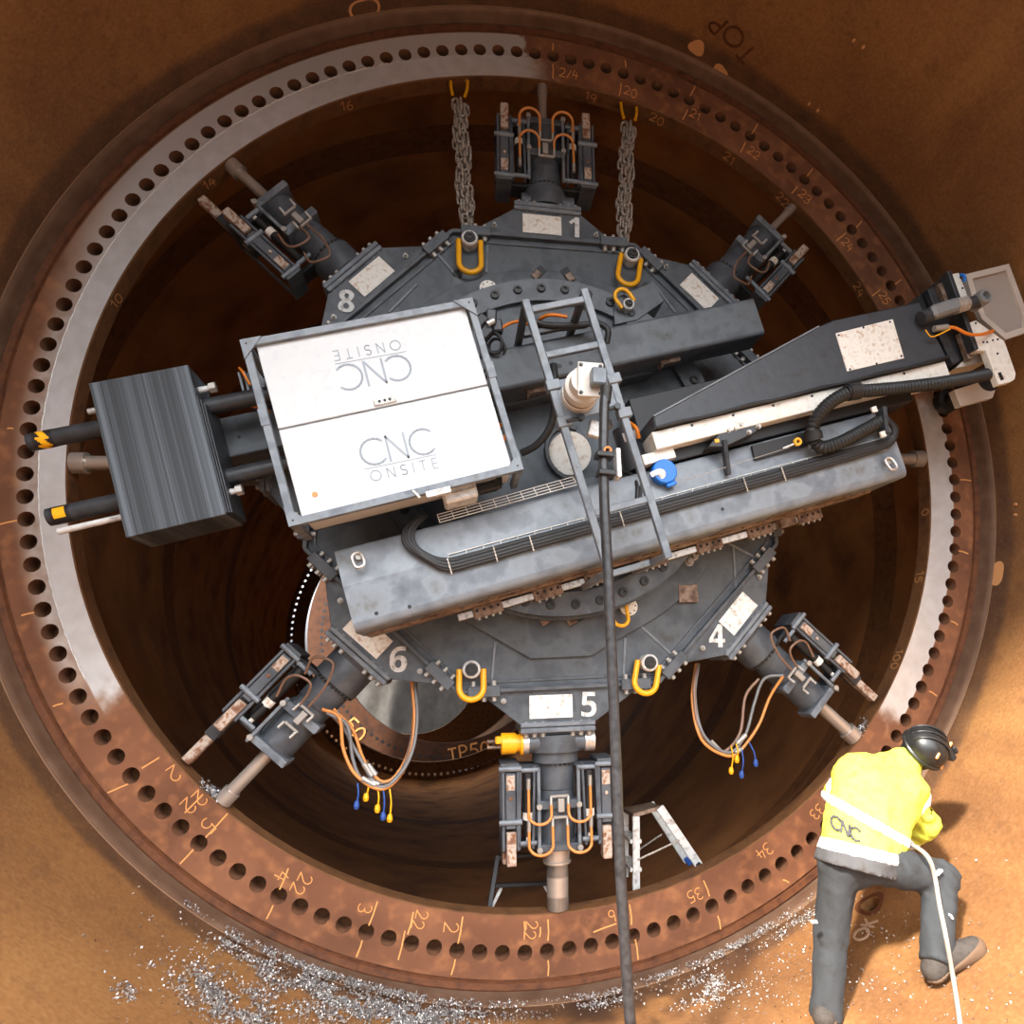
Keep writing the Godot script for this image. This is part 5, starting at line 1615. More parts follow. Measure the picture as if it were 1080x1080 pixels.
func cabling():
	# corrugated conduit
	var o := athing("corrugated_conduit", "black corrugated conduit swinging from the milling head back along the slide", "conduit", Vector3(2.024, -0.276, 0.900))
	var s := mb()
	sweep(s, resample(smooth([Vector3(3.147, -0.406, 0.930), Vector3(2.900, -0.402, 0.960), Vector3(2.631, -0.392, 0.990), Vector3(2.314, -0.361, 1.000), Vector3(2.040, -0.329, 1.020), Vector3(1.911, -0.311, 1.030), Vector3(1.742, -0.345, 1.040), Vector3(1.614, -0.411, 1.040), Vector3(1.545, -0.489, 1.020), Vector3(1.537, -0.578, 0.990)], 10), 0.0135), 0.042, 14, false, 0.12)
	obj("upper_run", s, M.rubber, o)
	s = mb()
	sweep(s, resample(smooth([Vector3(1.542, -0.545, 0.990), Vector3(1.586, -0.620, 0.980), Vector3(1.727, -0.621, 0.980), Vector3(1.897, -0.589, 0.970), Vector3(2.123, -0.541, 0.960)], 10), 0.0135), 0.042, 14, false, 0.12)
	obj("lower_run", s, M.rubber, o)
	for e in [[Vector3(1.881, -0.311, 1.030), Vector3(1.969, -0.317, 1.030)], [Vector3(1.543, -0.512, 1.010), Vector3(1.544, -0.563, 1.000)]]:
		s = mb()
		cyl(s, e[0], e[1], 0.06, 0.06, 18)
		var d: Vector3 = (e[1] - e[0]).normalized()
		cyl(s, e[0] - d * 0.015, e[0], 0.052, 0.052, 18)
		obj("collar", s, M.rubber, o)
	s = mb()
	bar(s, Vector3(2.131, -0.463, 0.970), Vector3(2.082, -0.647, 0.970), 0.03, 0.1)
	obj("end_clamp", s, M.dark, o)
	s = mb()
	for p in [Vector3(2.055, -0.464, 1.000), Vector3(2.054, -0.644, 1.000)]: box(s, p, Vector3(0.04, 0.04, 0.02), Basis(), 0.003)
	obj("clamp_plate", s, M.plate_used, o)
	# cables along the face of the lower beam
	o = athing("cable_bundle", "bundle of black cables looping out from under the cabinet and along the lower beam", "cables", Vector3(0.007, -0.775, 0.930))
	var tracks := [[0.0, 0.019], [4.0, 0.016], [7.5, 0.012], [-4.5, 0.011], [-7.0, 0.009]]
	for t in tracks.size():
		var k: float = tracks[t][0]
		var A := func(p: Vector3, up: float) -> Vector3: return p + Vector3(0, -k * 0.0046 * up, 0.003 * (t % 2))
		s = mb()
		var x := Vector3(k * 0.0046, 0, 0)
		sweep(s, smooth([Vector3(-1.050, -0.385, 0.860) - x, Vector3(-1.132, -0.444, 0.900) - x, Vector3(-1.158, -0.523, 0.920) - x * 0.8 + Vector3(0, -k * 0.002, 0), A.call(Vector3(-1.105, -0.622, 0.930), 0.8), A.call(Vector3(-0.994, -0.711, 0.925), 1.0), A.call(Vector3(-0.825, -0.722, 0.925), 1.0), A.call(Vector3(-0.469, -0.718, 0.925), 1.0), A.call(Vector3(0.027, -0.717, 0.925), 1.0), A.call(Vector3(0.823, -0.714, 0.925), 1.0), A.call(Vector3(1.541, -0.708, 0.925), 1.0), A.call(Vector3(1.961, -0.701, 0.925), 1.0), A.call(Vector3(2.141, -0.690, 0.930), 0.8), Vector3(2.198, -0.626, 0.950) + x * 0.5, Vector3(2.156, -0.535, 0.960)], 6), tracks[t][1], 8)
		obj("cable", s, M.rubber, o)
	s = mb()
	for p in [Vector3(-0.976, -0.728, 0.930), Vector3(-0.698, -0.728, 0.930), Vector3(-0.471, -0.725, 0.930), Vector3(0.119, -0.723, 0.930), Vector3(0.993, -0.719, 0.930), Vector3(1.278, -0.718, 0.930)]: box(s, p + Vector3(0, -0.005, 0.018), Vector3(0.008, 0.10, 0.008), Basis(), 0.001)
	tag(obj("cable_ties", s, M.galv, o), "", "", "", "stuff")
	# wire basket trays
	o = athing("wire_tray", "thin galvanised wire tray lying under the cable bundle on the lower beam", "cable tray", Vector3(0.013, -0.772, 0.910))
	s = mb()
	sweep(s, PackedVector3Array([Vector3(-0.985, -0.740, 0.906), Vector3(2.115, -0.739, 0.906)]), 0.004, 6)
	sweep(s, PackedVector3Array([Vector3(-0.962, -0.657, 0.906), Vector3(2.153, -0.654, 0.900)]), 0.003, 6)
	for i in 30:
		var a: Vector3 = Vector3(-0.985, -0.740, 0.906).lerp(Vector3(2.115, -0.739, 0.906), i / 29.0)
		var b: Vector3 = Vector3(-0.962, -0.657, 0.906).lerp(Vector3(2.153, -0.654, 0.900), i / 29.0)
		sweep(s, PackedVector3Array([a, b]), 0.0025, 5)
	obj("wires", s, M.plate_used, o)
	o = athing("wire_basket", "short wire basket with empty mesh between the cabinet and the lower beam", "cable tray", Vector3(-0.564, -0.431, 0.900))
	s = mb()
	for k in 4:
		var t := k / 3.0
		sweep(s, PackedVector3Array([Vector3(-0.962, -0.405, 0.900).lerp(Vector3(-0.959, -0.459, 0.920), t), Vector3(-0.093, -0.383, 0.900).lerp(Vector3(-0.083, -0.442, 0.920), t)]), 0.0025, 5)
	for i in 11:
		var t := i / 10.0
		sweep(s, PackedVector3Array([Vector3(-0.962, -0.405, 0.900).lerp(Vector3(-0.093, -0.383, 0.900), t), Vector3(-0.959, -0.459, 0.920).lerp(Vector3(-0.083, -0.442, 0.920), t)]), 0.0025, 5)
	obj("wires", s, M.plate_used, o)
	# heavy black cables round the turntable
	o = athing("heavy_cable", "heavy black cable curving from the cabinet up behind the gantry", "cable", Vector3(-0.203, -0.081, 0.800))
	s = mb()
	sweep(s, smooth([Vector3(-0.336, -0.117, 0.750), Vector3(-0.242, -0.104, 0.800), Vector3(-0.149, -0.046, 0.850), Vector3(-0.088, 0.050, 0.900), Vector3(-0.053, 0.195, 1.000), Vector3(-0.010, 0.336, 0.950)], 7), 0.024, 12)
	obj("sheath", s, M.rubber, o)
	o = athing("gantry_cable", "black and orange cables bending behind the gantry's top rungs", "cables", Vector3(0.216, 0.662, 0.800))
	s = mb()
	sweep(s, smooth([Vector3(-0.009, 0.682, 0.850), Vector3(0.071, 0.645, 0.850), Vector3(0.254, 0.603, 0.860), Vector3(0.377, 0.581, 0.880), Vector3(0.425, 0.513, 0.900), Vector3(0.398, 0.434, 0.880)], 7), 0.02, 12)
	sweep(s, smooth([Vector3(-0.002, 0.686, 0.800), Vector3(0.136, 0.627, 0.820), Vector3(0.318, 0.610, 0.820)], 7), 0.02, 12)
	obj("sheath", s, M.rubber, o)
	s = mb()
	sweep(s, smooth([Vector3(-0.236, 0.773, 0.600), Vector3(-0.160, 0.811, 0.620), Vector3(-0.068, 0.810, 0.640), Vector3(-0.001, 0.737, 0.700), Vector3(0.051, 0.730, 0.800), Vector3(0.105, 0.713, 0.850), Vector3(0.200, 0.680, 0.850)], 7), 0.012, 10)
	obj("orange_sheath", s, M.orange, o)
	o = athing("cable_chain", "dark flat cable chain looped in an arc round the cream disc", "cable chain", Vector3(-0.042, -0.125, 0.500))
	for i in 15:
		s = mb()
		var t := deg_to_rad(60.0 + i * 13.5)
		var c: Vector3 = Vector3(0.027, -0.127, 0.500) + Vector3(cos(t) * 0.155, sin(t) * 0.185, 0)
		box(s, c, Vector3(0.05, 0.03, 0.06), Basis(Vector3(0, 0, 1), t + PI / 2), 0.005)
		obj("chain_piece", s, M.dark, o)
	o = athing("hub_cover", "round cream cover plate at the middle of the turntable, behind the gantry", "cover", Vector3(0.045, -0.116, 0.450))
	s = mb()
	cyl(s, Vector3(0.068, -0.093, 0.360), Vector3(0.040, -0.121, 0.470), 0.15, 0.15, 32)
	obj("disc", s, M.plate_used, o)
	# feed motor and coupling by the slide
	o = athing("feed_motor", "grey feed motor with a bright steel band right of the gantry's middle", "motor", Vector3(0.417, -0.268, 0.600))
	s = mb()
	cyl(s, Vector3(0.388, -0.108, 0.720), Vector3(0.388, -0.407, 0.720), 0.085, 0.085, 20)
	obj("casing", s, M.dark, o)
	s = mb()
	cyl(s, Vector3(0.393, -0.157, 0.720), Vector3(0.394, -0.219, 0.720), 0.088, 0.088, 20)
	obj("steel_band", s, M.steel, o)
	s = mb()
	sweep(s, smooth([Vector3(0.277, -0.393, 0.720), Vector3(0.310, -0.437, 0.800), Vector3(0.303, -0.536, 0.880), Vector3(0.270, -0.623, 0.900)], 6), 0.014, 8)
	sweep(s, smooth([Vector3(0.308, -0.395, 0.700), Vector3(0.331, -0.450, 0.780), Vector3(0.328, -0.537, 0.860), Vector3(0.288, -0.627, 0.900)], 6), 0.014, 8)
	obj("lead", s, M.rubber, o)
	s = mb()
	sweep(s, smooth([Vector3(0.410, -0.102, 0.800), Vector3(0.421, -0.166, 0.860), Vector3(0.427, -0.227, 0.840)], 6), 0.014, 8)
	obj("orange_lead", s, M.orange, o)
	o = athing("junction_box", "small grey metal box with bare wires strapped beside the supply cable", "box", Vector3(0.063, -0.183, 1.150))
	s = mb()
	box(s, Vector3(0.062, -0.189, 1.150), Vector3(0.075, 0.1, 0.05), Basis(Vector3(0, 0, 1), -0.5), 0.006)
	obj("case", s, M.alu, o)
	s = mb()
	box(s, Vector3(0.134, -0.170, 1.100), Vector3(0.12, 0.05, 0.04), Basis(Vector3(0, 0, 1), 0.1), 0.006)
	obj("strap", s, M.frame, o)
	# black junctions beside the cabinet
	o = athing("cable_junction", "cluster of black plugs and coiled leads beside the cabinet's upper right corner", "connectors", Vector3(-0.325, 0.705, 0.800))
	for p in [Vector3(-0.364, 0.753, 0.850), Vector3(-0.355, 0.672, 0.850), Vector3(-0.242, 0.773, 0.700), Vector3(-0.270, 0.821, 0.750)]:
		s = mb()
		box(s, p, Vector3(0.09, 0.07, 0.08), Basis(Vector3(0, 0, 1), p.x * 7.0), 0.01)
		obj("plug", s, M.black if p.z > 0.8 else M.dark, o)
	for p in [Vector3(-0.311, 0.622, 0.800), Vector3(-0.442, 0.455, 0.850), Vector3(-0.437, 0.363, 0.850), Vector3(-0.294, 0.602, 0.750)]:
		s = mb()
		var pts: Array = []
		for i in 10: pts.append(p + Vector3(cos(TAU * i / 10) * 0.05, sin(TAU * i / 10) * 0.065, 0.02 * sin(TAU * i / 10 + 1.0)))
		sweep(s, smooth(pts, 3, true), 0.011, 8, true)
		obj("coiled_lead", s, M.rubber, o)
	s = mb()
	sweep(s, smooth([Vector3(-0.443, 0.062, 0.850), Vector3(-0.409, 0.042, 0.900), Vector3(-0.404, -0.003, 0.900), Vector3(-0.447, -0.039, 0.850)], 6), 0.014, 8)
	obj("orange_lead", s, M.orange, o)
	s = mb()
	cyl(s, Vector3(-0.335, 0.709, 0.900), Vector3(-0.287, 0.725, 0.900), 0.02, 0.02, 10)
	obj("coupling", s, M.steel, o)

func extras():
	var o := athing("hose_reel", "small bright blue round reel with grey hub on the lower beam", "reel", Vector3(0.479, -0.508, 0.900))
	var s := mb()
	lathe(s, Vector3(0.491, -0.503, 0.870), Vector3(0, 0, 1), [Vector2(0, 0.0), Vector2(0, 0.082), Vector2(0.065, 0.082), Vector2(0.075, 0.074), Vector2(0.075, 0.0)], 28)
	obj("case", s, M.blue, o)
	s = mb()
	cyl(s, Vector3(0.453, -0.514, 0.944), Vector3(0.450, -0.516, 0.952), 0.036, 0.034, 20)
	box(s, Vector3(0.417, -0.500, 0.948), Vector3(0.06, 0.035, 0.008), Basis(Vector3(0, 0, 1), 0.2), 0.003)
	cyl(s, Vector3(0.451, -0.515, 0.950), Vector3(0.447, -0.517, 0.960), 0.012, 0.012, 6)
	obj("hub", s, M.plate, o)
	s = mb()
	box(s, Vector3(0.508, -0.595, 0.930), Vector3(0.07, 0.025, 0.03), Basis(Vector3(0, 0, 1), 0.1), 0.005)
	obj("outlet", s, M.blue, o)
	s = mb()
	sweep(s, PackedVector3Array([Vector3(0.545, -0.594, 0.940), Vector3(1.370, -0.561, 0.960)]), 0.0022, 5)
	obj("wire", s, M.galv, o)
	o = athing("wire_anchor", "yellow clip and dark slotted plate that anchor the reel's thin wire", "anchor", Vector3(1.376, -0.564, 0.920))
	s = mb()
	prism(s, pv([Vector3(1.150, -0.475, 0.900), Vector3(1.568, -0.473, 0.900), Vector3(1.547, -0.571, 0.900), Vector3(1.137, -0.573, 0.900)]), 0.88, 0.905)
	obj("plate", s, M.black, o)
	s = mb()
	ring(s, 0.014, 0.027, -0.012, 0.012, 0, 360, 20, Vector3(1.438, -0.541, 0.970))
	obj("clip", s, M.yellow, o)
	s = mb()
	sweep(s, PackedVector3Array([Vector3(1.334, -0.556, 0.950), Vector3(1.416, -0.547, 0.965)]), 0.007, 6)
	obj("tensioner", s, M.alu, o)
	# bracket on the beam
	o = athing("slide_bracket", "black angled bracket standing on the lower beam under the white cover strip", "bracket", Vector3(0.909, -0.616, 0.900))
	s = mb()
	prism(s, pv([Vector3(0.816, -0.423, 0.950), Vector3(0.941, -0.341, 0.950), Vector3(1.156, -0.331, 0.950), Vector3(1.188, -0.380, 0.950), Vector3(1.180, -0.404, 0.950), Vector3(0.931, -0.451, 0.950)]), 0.86, 0.97, 0.004)
	bar(s, Vector3(0.931, -0.405, 0.970), Vector3(0.910, -0.629, 0.920), 0.03, 0.05)
	obj("arm", s, M.dark, o)
	s = mb()
	for p in [Vector3(0.985, -0.352, 0.970), Vector3(1.034, -0.350, 0.970), Vector3(1.082, -0.335, 0.970), Vector3(1.123, -0.398, 0.970), Vector3(1.201, -0.376, 0.970)]: bolt(s, p, Vector3(0, 0, 1), 0.012, 0.02)
	tag(obj("bolts", s, M.bolt, o), "", "", "", "stuff")
	s = mb()
	box(s, Vector3(0.884, -0.401, 0.972), Vector3(0.03, 0.025, 0.008), Basis(), 0.002)
	obj("orange_marker", s, M.yellow, o)
	# eye bolts
	for e in [[Vector3(-1.457, -0.534, 0.885), "steel eye bolt near the left end of the lower beam"], [Vector3(2.084, -0.828, 0.900), "steel eye bolt near the right end of the lower beam"]]:
		o = athing("eye_bolt", e[1], "eye bolt", e[0], "eye bolts on the lower beam")
		s = mb()
		var p: Vector3 = e[0]
		cyl(s, p, p + Vector3(0, 0, 0.03), 0.022, 0.018, 12)
		obj("shank", s, M.bolt, o)
		s = mb()
		chain_link(s, p + Vector3(-0.006, -0.022, 0.05), Vector3(0.1, -0.95, 0.25).normalized(), Vector3(1, 0.1, 0).normalized(), 0.095, 0.03, 0.0095)
		obj("eye", s, M.steel, o)

# ---------------------------------------------------------------- ladder, trestle, swarf
func ladder():
	var o := thing("step_ladder", "small aluminium step ladder with a brown top step standing behind the flange", "step ladder", Vector3(0.886, -3.209, -0.250))
	var z := -0.35
	var tl: Vector3 = Vector3(0.719, -2.732, -0.750); var tr: Vector3 = Vector3(0.963, -2.697, -0.750)
	var fl: Vector3 = Vector3(0.693, -2.687, -0.300); var frr: Vector3 = Vector3(0.912, -2.640, -0.300)
	var s := mb()
	# top step
	var q := [fl, frr, tr, tl]
	var dn := Vector3(0, -0.03, 0)
	quad(s, q[0], q[1], q[2], q[3])
	for i in 4: quad(s, q[i] + dn, q[(i + 1) % 4] + dn, q[(i + 1) % 4], q[i])
	quad(s, q[3] + dn, q[2] + dn, q[1] + dn, q[0] + dn)
	obj("top_step", s, M.rail, o)
	for e in [[fl, Vector3(0.707, -3.253, -0.300)], [tl, Vector3(0.729, -3.272, -0.750)]]:
		s = mb()
		bar(s, e[0] + Vector3(0.02, -0.02, 0), e[1], 0.055, 0.03)
		obj("side_rail", s, M.alu, o)
	for e in [[frr, Vector3(1.214, -3.100, -0.300)], [tr, Vector3(1.265, -3.178, -0.750)]]:
		s = mb()
		bar(s, e[0] + Vector3(-0.01, -0.01, 0), e[1], 0.065, 0.03)
		obj("rear_leg", s, M.alu, o)
		s = mb()
		box(s, e[1], Vector3(0.08, 0.04, 0.05), Basis(Vector3(0, 0, 1), -0.9), 0.008)
		obj("foot", s, M.blue_tag if e[0] == tr else M.rubber, o)
	for t in [0.36, 0.72]:
		s = mb()
		var a: Vector3 = (fl + Vector3(0.02, 0, 0)).lerp(Vector3(0.707, -3.253, -0.300), t)
		var b: Vector3 = (tl + Vector3(0.02, 0, 0)).lerp(Vector3(0.729, -3.272, -0.750), t)
		bar(s, a, b, 0.09, 0.03, Vector3(0, 1, 0))
		obj("step", s, M.alu, o)
	for e in [[Vector3(0.713, -3.019, -0.280), Vector3(1.052, -2.893, -0.280)], [Vector3(0.798, -3.088, -0.730), Vector3(1.043, -2.952, -0.730)]]:
		s = mb()
		bar(s, e[0], e[1], 0.014, 0.01)
		obj("spreader", s, M.galv, o)
	o = thing("trestle", "black folding trestle with a cross bar standing behind the lowest leg", "trestle", Vector3(-0.372, -3.293, -0.300))
	for e in [[Vector3(-0.324, -2.958, -0.400), Vector3(-0.386, -3.293, -0.300)], [Vector3(0.124, -2.956, -0.400), Vector3(0.139, -3.243, -0.300)]]:
		s = mb()
		bar(s, e[0], e[1], 0.035, 0.03)
		obj("leg", s, M.black, o)
	for e in [[Vector3(-0.346, -3.149, -0.330), Vector3(0.129, -3.159, -0.330)], [Vector3(-0.324, -2.972, -0.400), Vector3(0.138, -2.970, -0.400)]]:
		s = mb()
		bar(s, e[0], e[1], 0.03, 0.03)
		obj("cross_bar", s, M.black, o)
	for e in [[Vector3(-0.296, -3.174, -0.360), Vector3(-0.369, -3.313, -0.360)], [Vector3(0.019, -3.174, -0.360), Vector3(0.077, -3.277, -0.360)]]:
		s = mb()
		bar(s, e[0], e[1], 0.024, 0.02)
		obj("brace", s, M.alu, o)

func chip_mesh(k: int) -> ArrayMesh:   # one curled sliver of swarf
	var s := mb()
	var prev: Array = []
	for i in 5:
		var t := i * (0.55 + 0.2 * k)
		var p := Vector3(cos(t) * 0.007, sin(t) * 0.007, i * 0.0015)
		var w := Vector3(0, 0, 0.0075)
		if i > 0: quad(s, prev[0], p, p + w, prev[1])
		prev = [p, p + w]
	s.generate_normals()
	return s.commit()

func swarf(called: String, label: String, blobs: Array, seed_n: int, bright: float):   # blobs: [centre on the wall, spread across, spread along z, count]
	var rg := RandomNumberGenerator.new()
	rg.seed = seed_n
	var clump := FastNoiseLite.new()
	clump.seed = seed_n; clump.frequency = 5.0; clump.fractal_octaves = 3
	var xf: Array = []
	var cs: Array = []
	for b in blobs:
		var c: Vector3 = b[0]
		var a0 := atan2(c.y, c.x)
		for i in int(b[3] * 1.5):
			var a := a0 + rg.randfn(0.0, b[1]) / RT
			var z := c.z + rg.randfn(0.0, b[2])
			if z < 0.10 or z > 3.2: continue
			if b[3] > 200 and clump.get_noise_2d(a * RT, z) < rg.randf_range(-0.35, 0.12): continue
			var h := 0.004 + rg.randf() * (0.018 if b[3] > 400 else 0.006)
			var r := RT - h
			if z < 0.2: r -= 0.022
			var e := Basis.from_euler(Vector3(rg.randf() * TAU, rg.randf() * TAU, rg.randf() * TAU)).scaled(Vector3.ONE * rg.randf_range(0.5, 1.1))
			xf.append(Transform3D(e, Vector3(cos(a) * r, sin(a) * r, z)))
			var g := rg.randf()
			cs.append(Color(0.56, 0.54, 0.52) if g < bright else (Color(0.25, 0.24, 0.24) if g < 0.85 else Color(0.22, 0.13, 0.08)))
	var mm := MultiMesh.new()
	mm.transform_format = MultiMesh.TRANSFORM_3D
	mm.use_colors = true
	mm.mesh = chip_mesh(seed_n % 3)
	mm.instance_count = xf.size()
	for i in xf.size():
		mm.set_instance_transform(i, xf[i]); mm.set_instance_color(i, cs[i])
	var o := MultiMeshInstance3D.new()
	o.multimesh = mm
	o.material_override = M.swarf
	o.name = numbered(called)
	add_child(o)
	tag(o, label, "swarf", "", "stuff")

func swarf_all():
	swarf("metal_swarf", "thick drift of grey curled metal swarf on the tube floor, bottom left of the flange", [[Vector3(-1.420, -3.503, 0.223), 0.28, 0.20, 5200], [Vector3(-1.016, -3.641, 0.298), 0.3, 0.16, 4200], [Vector3(-1.684, -3.384, 0.054), 0.2, 0.06, 1300], [Vector3(-0.786, -3.697, 0.339), 0.2, 0.1, 1400], [Vector3(-1.862, -3.290, 0.760), 0.16, 0.12, 900], [Vector3(-1.736, -3.358, 0.860), 0.14, 0.10, 900], [Vector3(-0.376, -3.761, 0.198), 0.2, 0.08, 160], [Vector3(-1.896, -3.270, 0.016), 0.05, 0.03, 220], [Vector3(-1.970, -3.226, 0.214), 0.04, 0.03, 160], [Vector3(-2.243, -3.043, 0.071), 0.03, 0.03, 90], [Vector3(-2.166, -3.098, 1.129), 0.03, 0.04, 60], [Vector3(-1.961, -3.231, 0.529), 0.3, 0.3, 260]], 101, 0.5)
	swarf("bright_swarf", "bright scattered metal swarf on the sunlit floor between the cable and the worker", [[Vector3(0.978, -3.651, 0.437), 0.10, 0.09, 700], [Vector3(1.340, -3.534, 0.132), 0.22, 0.03, 520], [Vector3(0.798, -3.695, 0.079), 0.2, 0.05, 500], [Vector3(0.373, -3.762, 0.185), 0.16, 0.06, 500], [Vector3(1.720, -3.366, 0.252), 0.12, 0.04, 260], [Vector3(1.254, -3.566, 0.633), 0.3, 0.25, 330], [Vector3(1.767, -3.342, 0.895), 0.4, 0.3, 120], [Vector3(1.852, -3.295, 1.526), 0.25, 0.3, 90]], 103, 0.7)
	# the heap on the flange lip by the lower left foot
	var rg := RandomNumberGenerator.new()
	rg.seed = 9
	for e in [[Vector3(-2.213, -2.392, -0.060), 260, 0.05, "small heap of swarf on the flange edge beside the lower left leg's foot"], [Vector3(2.547, -2.099, -0.050), 70, 0.03, "pinch of swarf on the flange edge at the lower right leg's foot"]]:
		var mm := MultiMesh.new()
		mm.transform_format = MultiMesh.TRANSFORM_3D
		mm.use_colors = true
		mm.mesh = chip_mesh(1)
		mm.instance_count = e[1]
		var c: Vector3 = e[0]
		var n := Vector3(c.x, c.y, 0).normalized()
		var t := Vector3(-n.y, n.x, 0)
		for i in int(e[1]):
			var p: Vector3 = n * (RB - absf(rg.randfn(0, 0.018))) + t * (c.dot(t) + rg.randfn(0, e[2])) + Vector3(0, 0, c.z + rg.randfn(0, 0.03))
			mm.set_instance_transform(i, Transform3D(Basis.from_euler(Vector3(rg.randf() * 6, rg.randf() * 6, rg.randf() * 6)), p))
			mm.set_instance_color(i, Color(0.6, 0.6, 0.62) if rg.randf() < 0.6 else Color(0.2, 0.2, 0.2))
		var o := MultiMeshInstance3D.new()
		o.multimesh = mm; o.material_override = M.swarf
		o.name = numbered("swarf_heap")
		add_child(o)
		tag(o, e[3], "swarf", "", "stuff")

# ---------------------------------------------------------------- the worker
class Field:
	var lo: Vector3
	var n: Vector3i
	var h: float
	var f: PackedFloat32Array
	func _init(a: Vector3, b: Vector3, cell: float):
		lo = a; h = cell
		n = Vector3i(((b - a) / cell).ceil()) + Vector3i.ONE
		f = PackedFloat32Array()
		f.resize(n.x * n.y * n.z)
		f.fill(1.0)
	func bone(a: Vector3, b: Vector3, ra: float, rb: float, k := 0.04, flat := Vector3.ZERO):   # smooth union with a tapered capsule; flat squashes distance along one direction
		var pad: float = max(ra, rb) + k + h * 2
		var mn := Vector3i(((a.min(b) - Vector3.ONE * pad - lo) / h).floor()).clamp(Vector3i.ZERO, n - Vector3i.ONE)
		var mx := Vector3i(((a.max(b) + Vector3.ONE * pad - lo) / h).ceil()).clamp(Vector3i.ZERO, n - Vector3i.ONE)
		var ab := b - a
		var l2: float = max(ab.length_squared(), 1e-9)
		var fl := flat.length()
		var fd := flat.normalized()
		for z in range(mn.z, mx.z + 1):
			for y in range(mn.y, mx.y + 1):
				var i := (z * n.y + y) * n.x + mn.x
				for x in range(mn.x, mx.x + 1):
					var p := lo + Vector3(x, y, z) * h - a
					var t := clampf(p.dot(ab) / l2, 0.0, 1.0)
					var v := p - ab * t
					if fl > 0.0: v += fd * (v.dot(fd) * fl)
					var d := v.length() - (ra + (rb - ra) * t)
					var o := f[i]
					var g: float = max(k - absf(d - o), 0.0) / k
					f[i] = minf(d, o) - g * g * k * 0.25
					i += 1
	func mesh(s: SurfaceTool, mod = null):   # surface nets; mod(point, value) may reshape or cut the field
		var w := f
		if mod != null:
			w = f.duplicate()
			var i := 0
			for z in n.z:
				for y in n.y:
					for x in n.x:
						if absf(w[i]) < 0.08: w[i] = mod.call(lo + Vector3(x, y, z) * h, w[i])
						i += 1
		var nx := n.x
		var nxy := n.x * n.y
		var vi := {}
		var offs := [0, 1, nx, nx + 1, nxy, nxy + 1, nxy + nx, nxy + nx + 1]
		for z in n.z - 1:
			for y in n.y - 1:
				var base := z * nxy + y * nx
				for x in nx - 1:
					var i := base + x
					var c0 := w[i]
					if c0 > h * 2.0 or c0 < -h * 2.0: continue
					var mask := 0
					for k in 8:
						if w[i + offs[k]] < 0.0: mask |= 1 << k
					if mask == 0 or mask == 255: continue
					var sum := Vector3.ZERO
					var cnt := 0
					for e in [[0, 1], [2, 3], [4, 5], [6, 7], [0, 2], [1, 3], [4, 6], [5, 7], [0, 4], [1, 5], [2, 6], [3, 7]]:
						var a: int = e[0]
						var b: int = e[1]
						if ((mask >> a) & 1) == ((mask >> b) & 1): continue
						var fa := w[i + offs[a]]
						var fb := w[i + offs[b]]
						var t := fa / (fa - fb)
						var pa := Vector3(a & 1, (a >> 1) & 1, a >> 2)
						var pb := Vector3(b & 1, (b >> 1) & 1, b >> 2)
						sum += pa.lerp(pb, t)
						cnt += 1
					vi[i] = lo + (Vector3(x, y, z) + sum / cnt) * h
		s.set_smooth_group(1)
		for i in vi:
			var inside: bool = w[i] < 0.0
			for ax in 3:
				var st: int = [1, nx, nxy][ax]
				var s1: int = [nx, nxy, 1][ax]
				var s2: int = [nxy, 1, nx][ax]
				if i + st >= w.size(): continue
				if (w[i + st] < 0.0) == inside: continue
				var q0 = vi.get(i); var q1 = vi.get(i - s1); var q2 = vi.get(i - s1 - s2); var q3 = vi.get(i - s2)
				if q0 == null or q1 == null or q2 == null or q3 == null: continue
				var P: Array = [q0, q1, q2, q3] if inside else [q3, q2, q1, q0]
				for j in [0, 2, 1, 0, 3, 2]: s.add_vertex(P[j])
		s.set_smooth_group(-1)

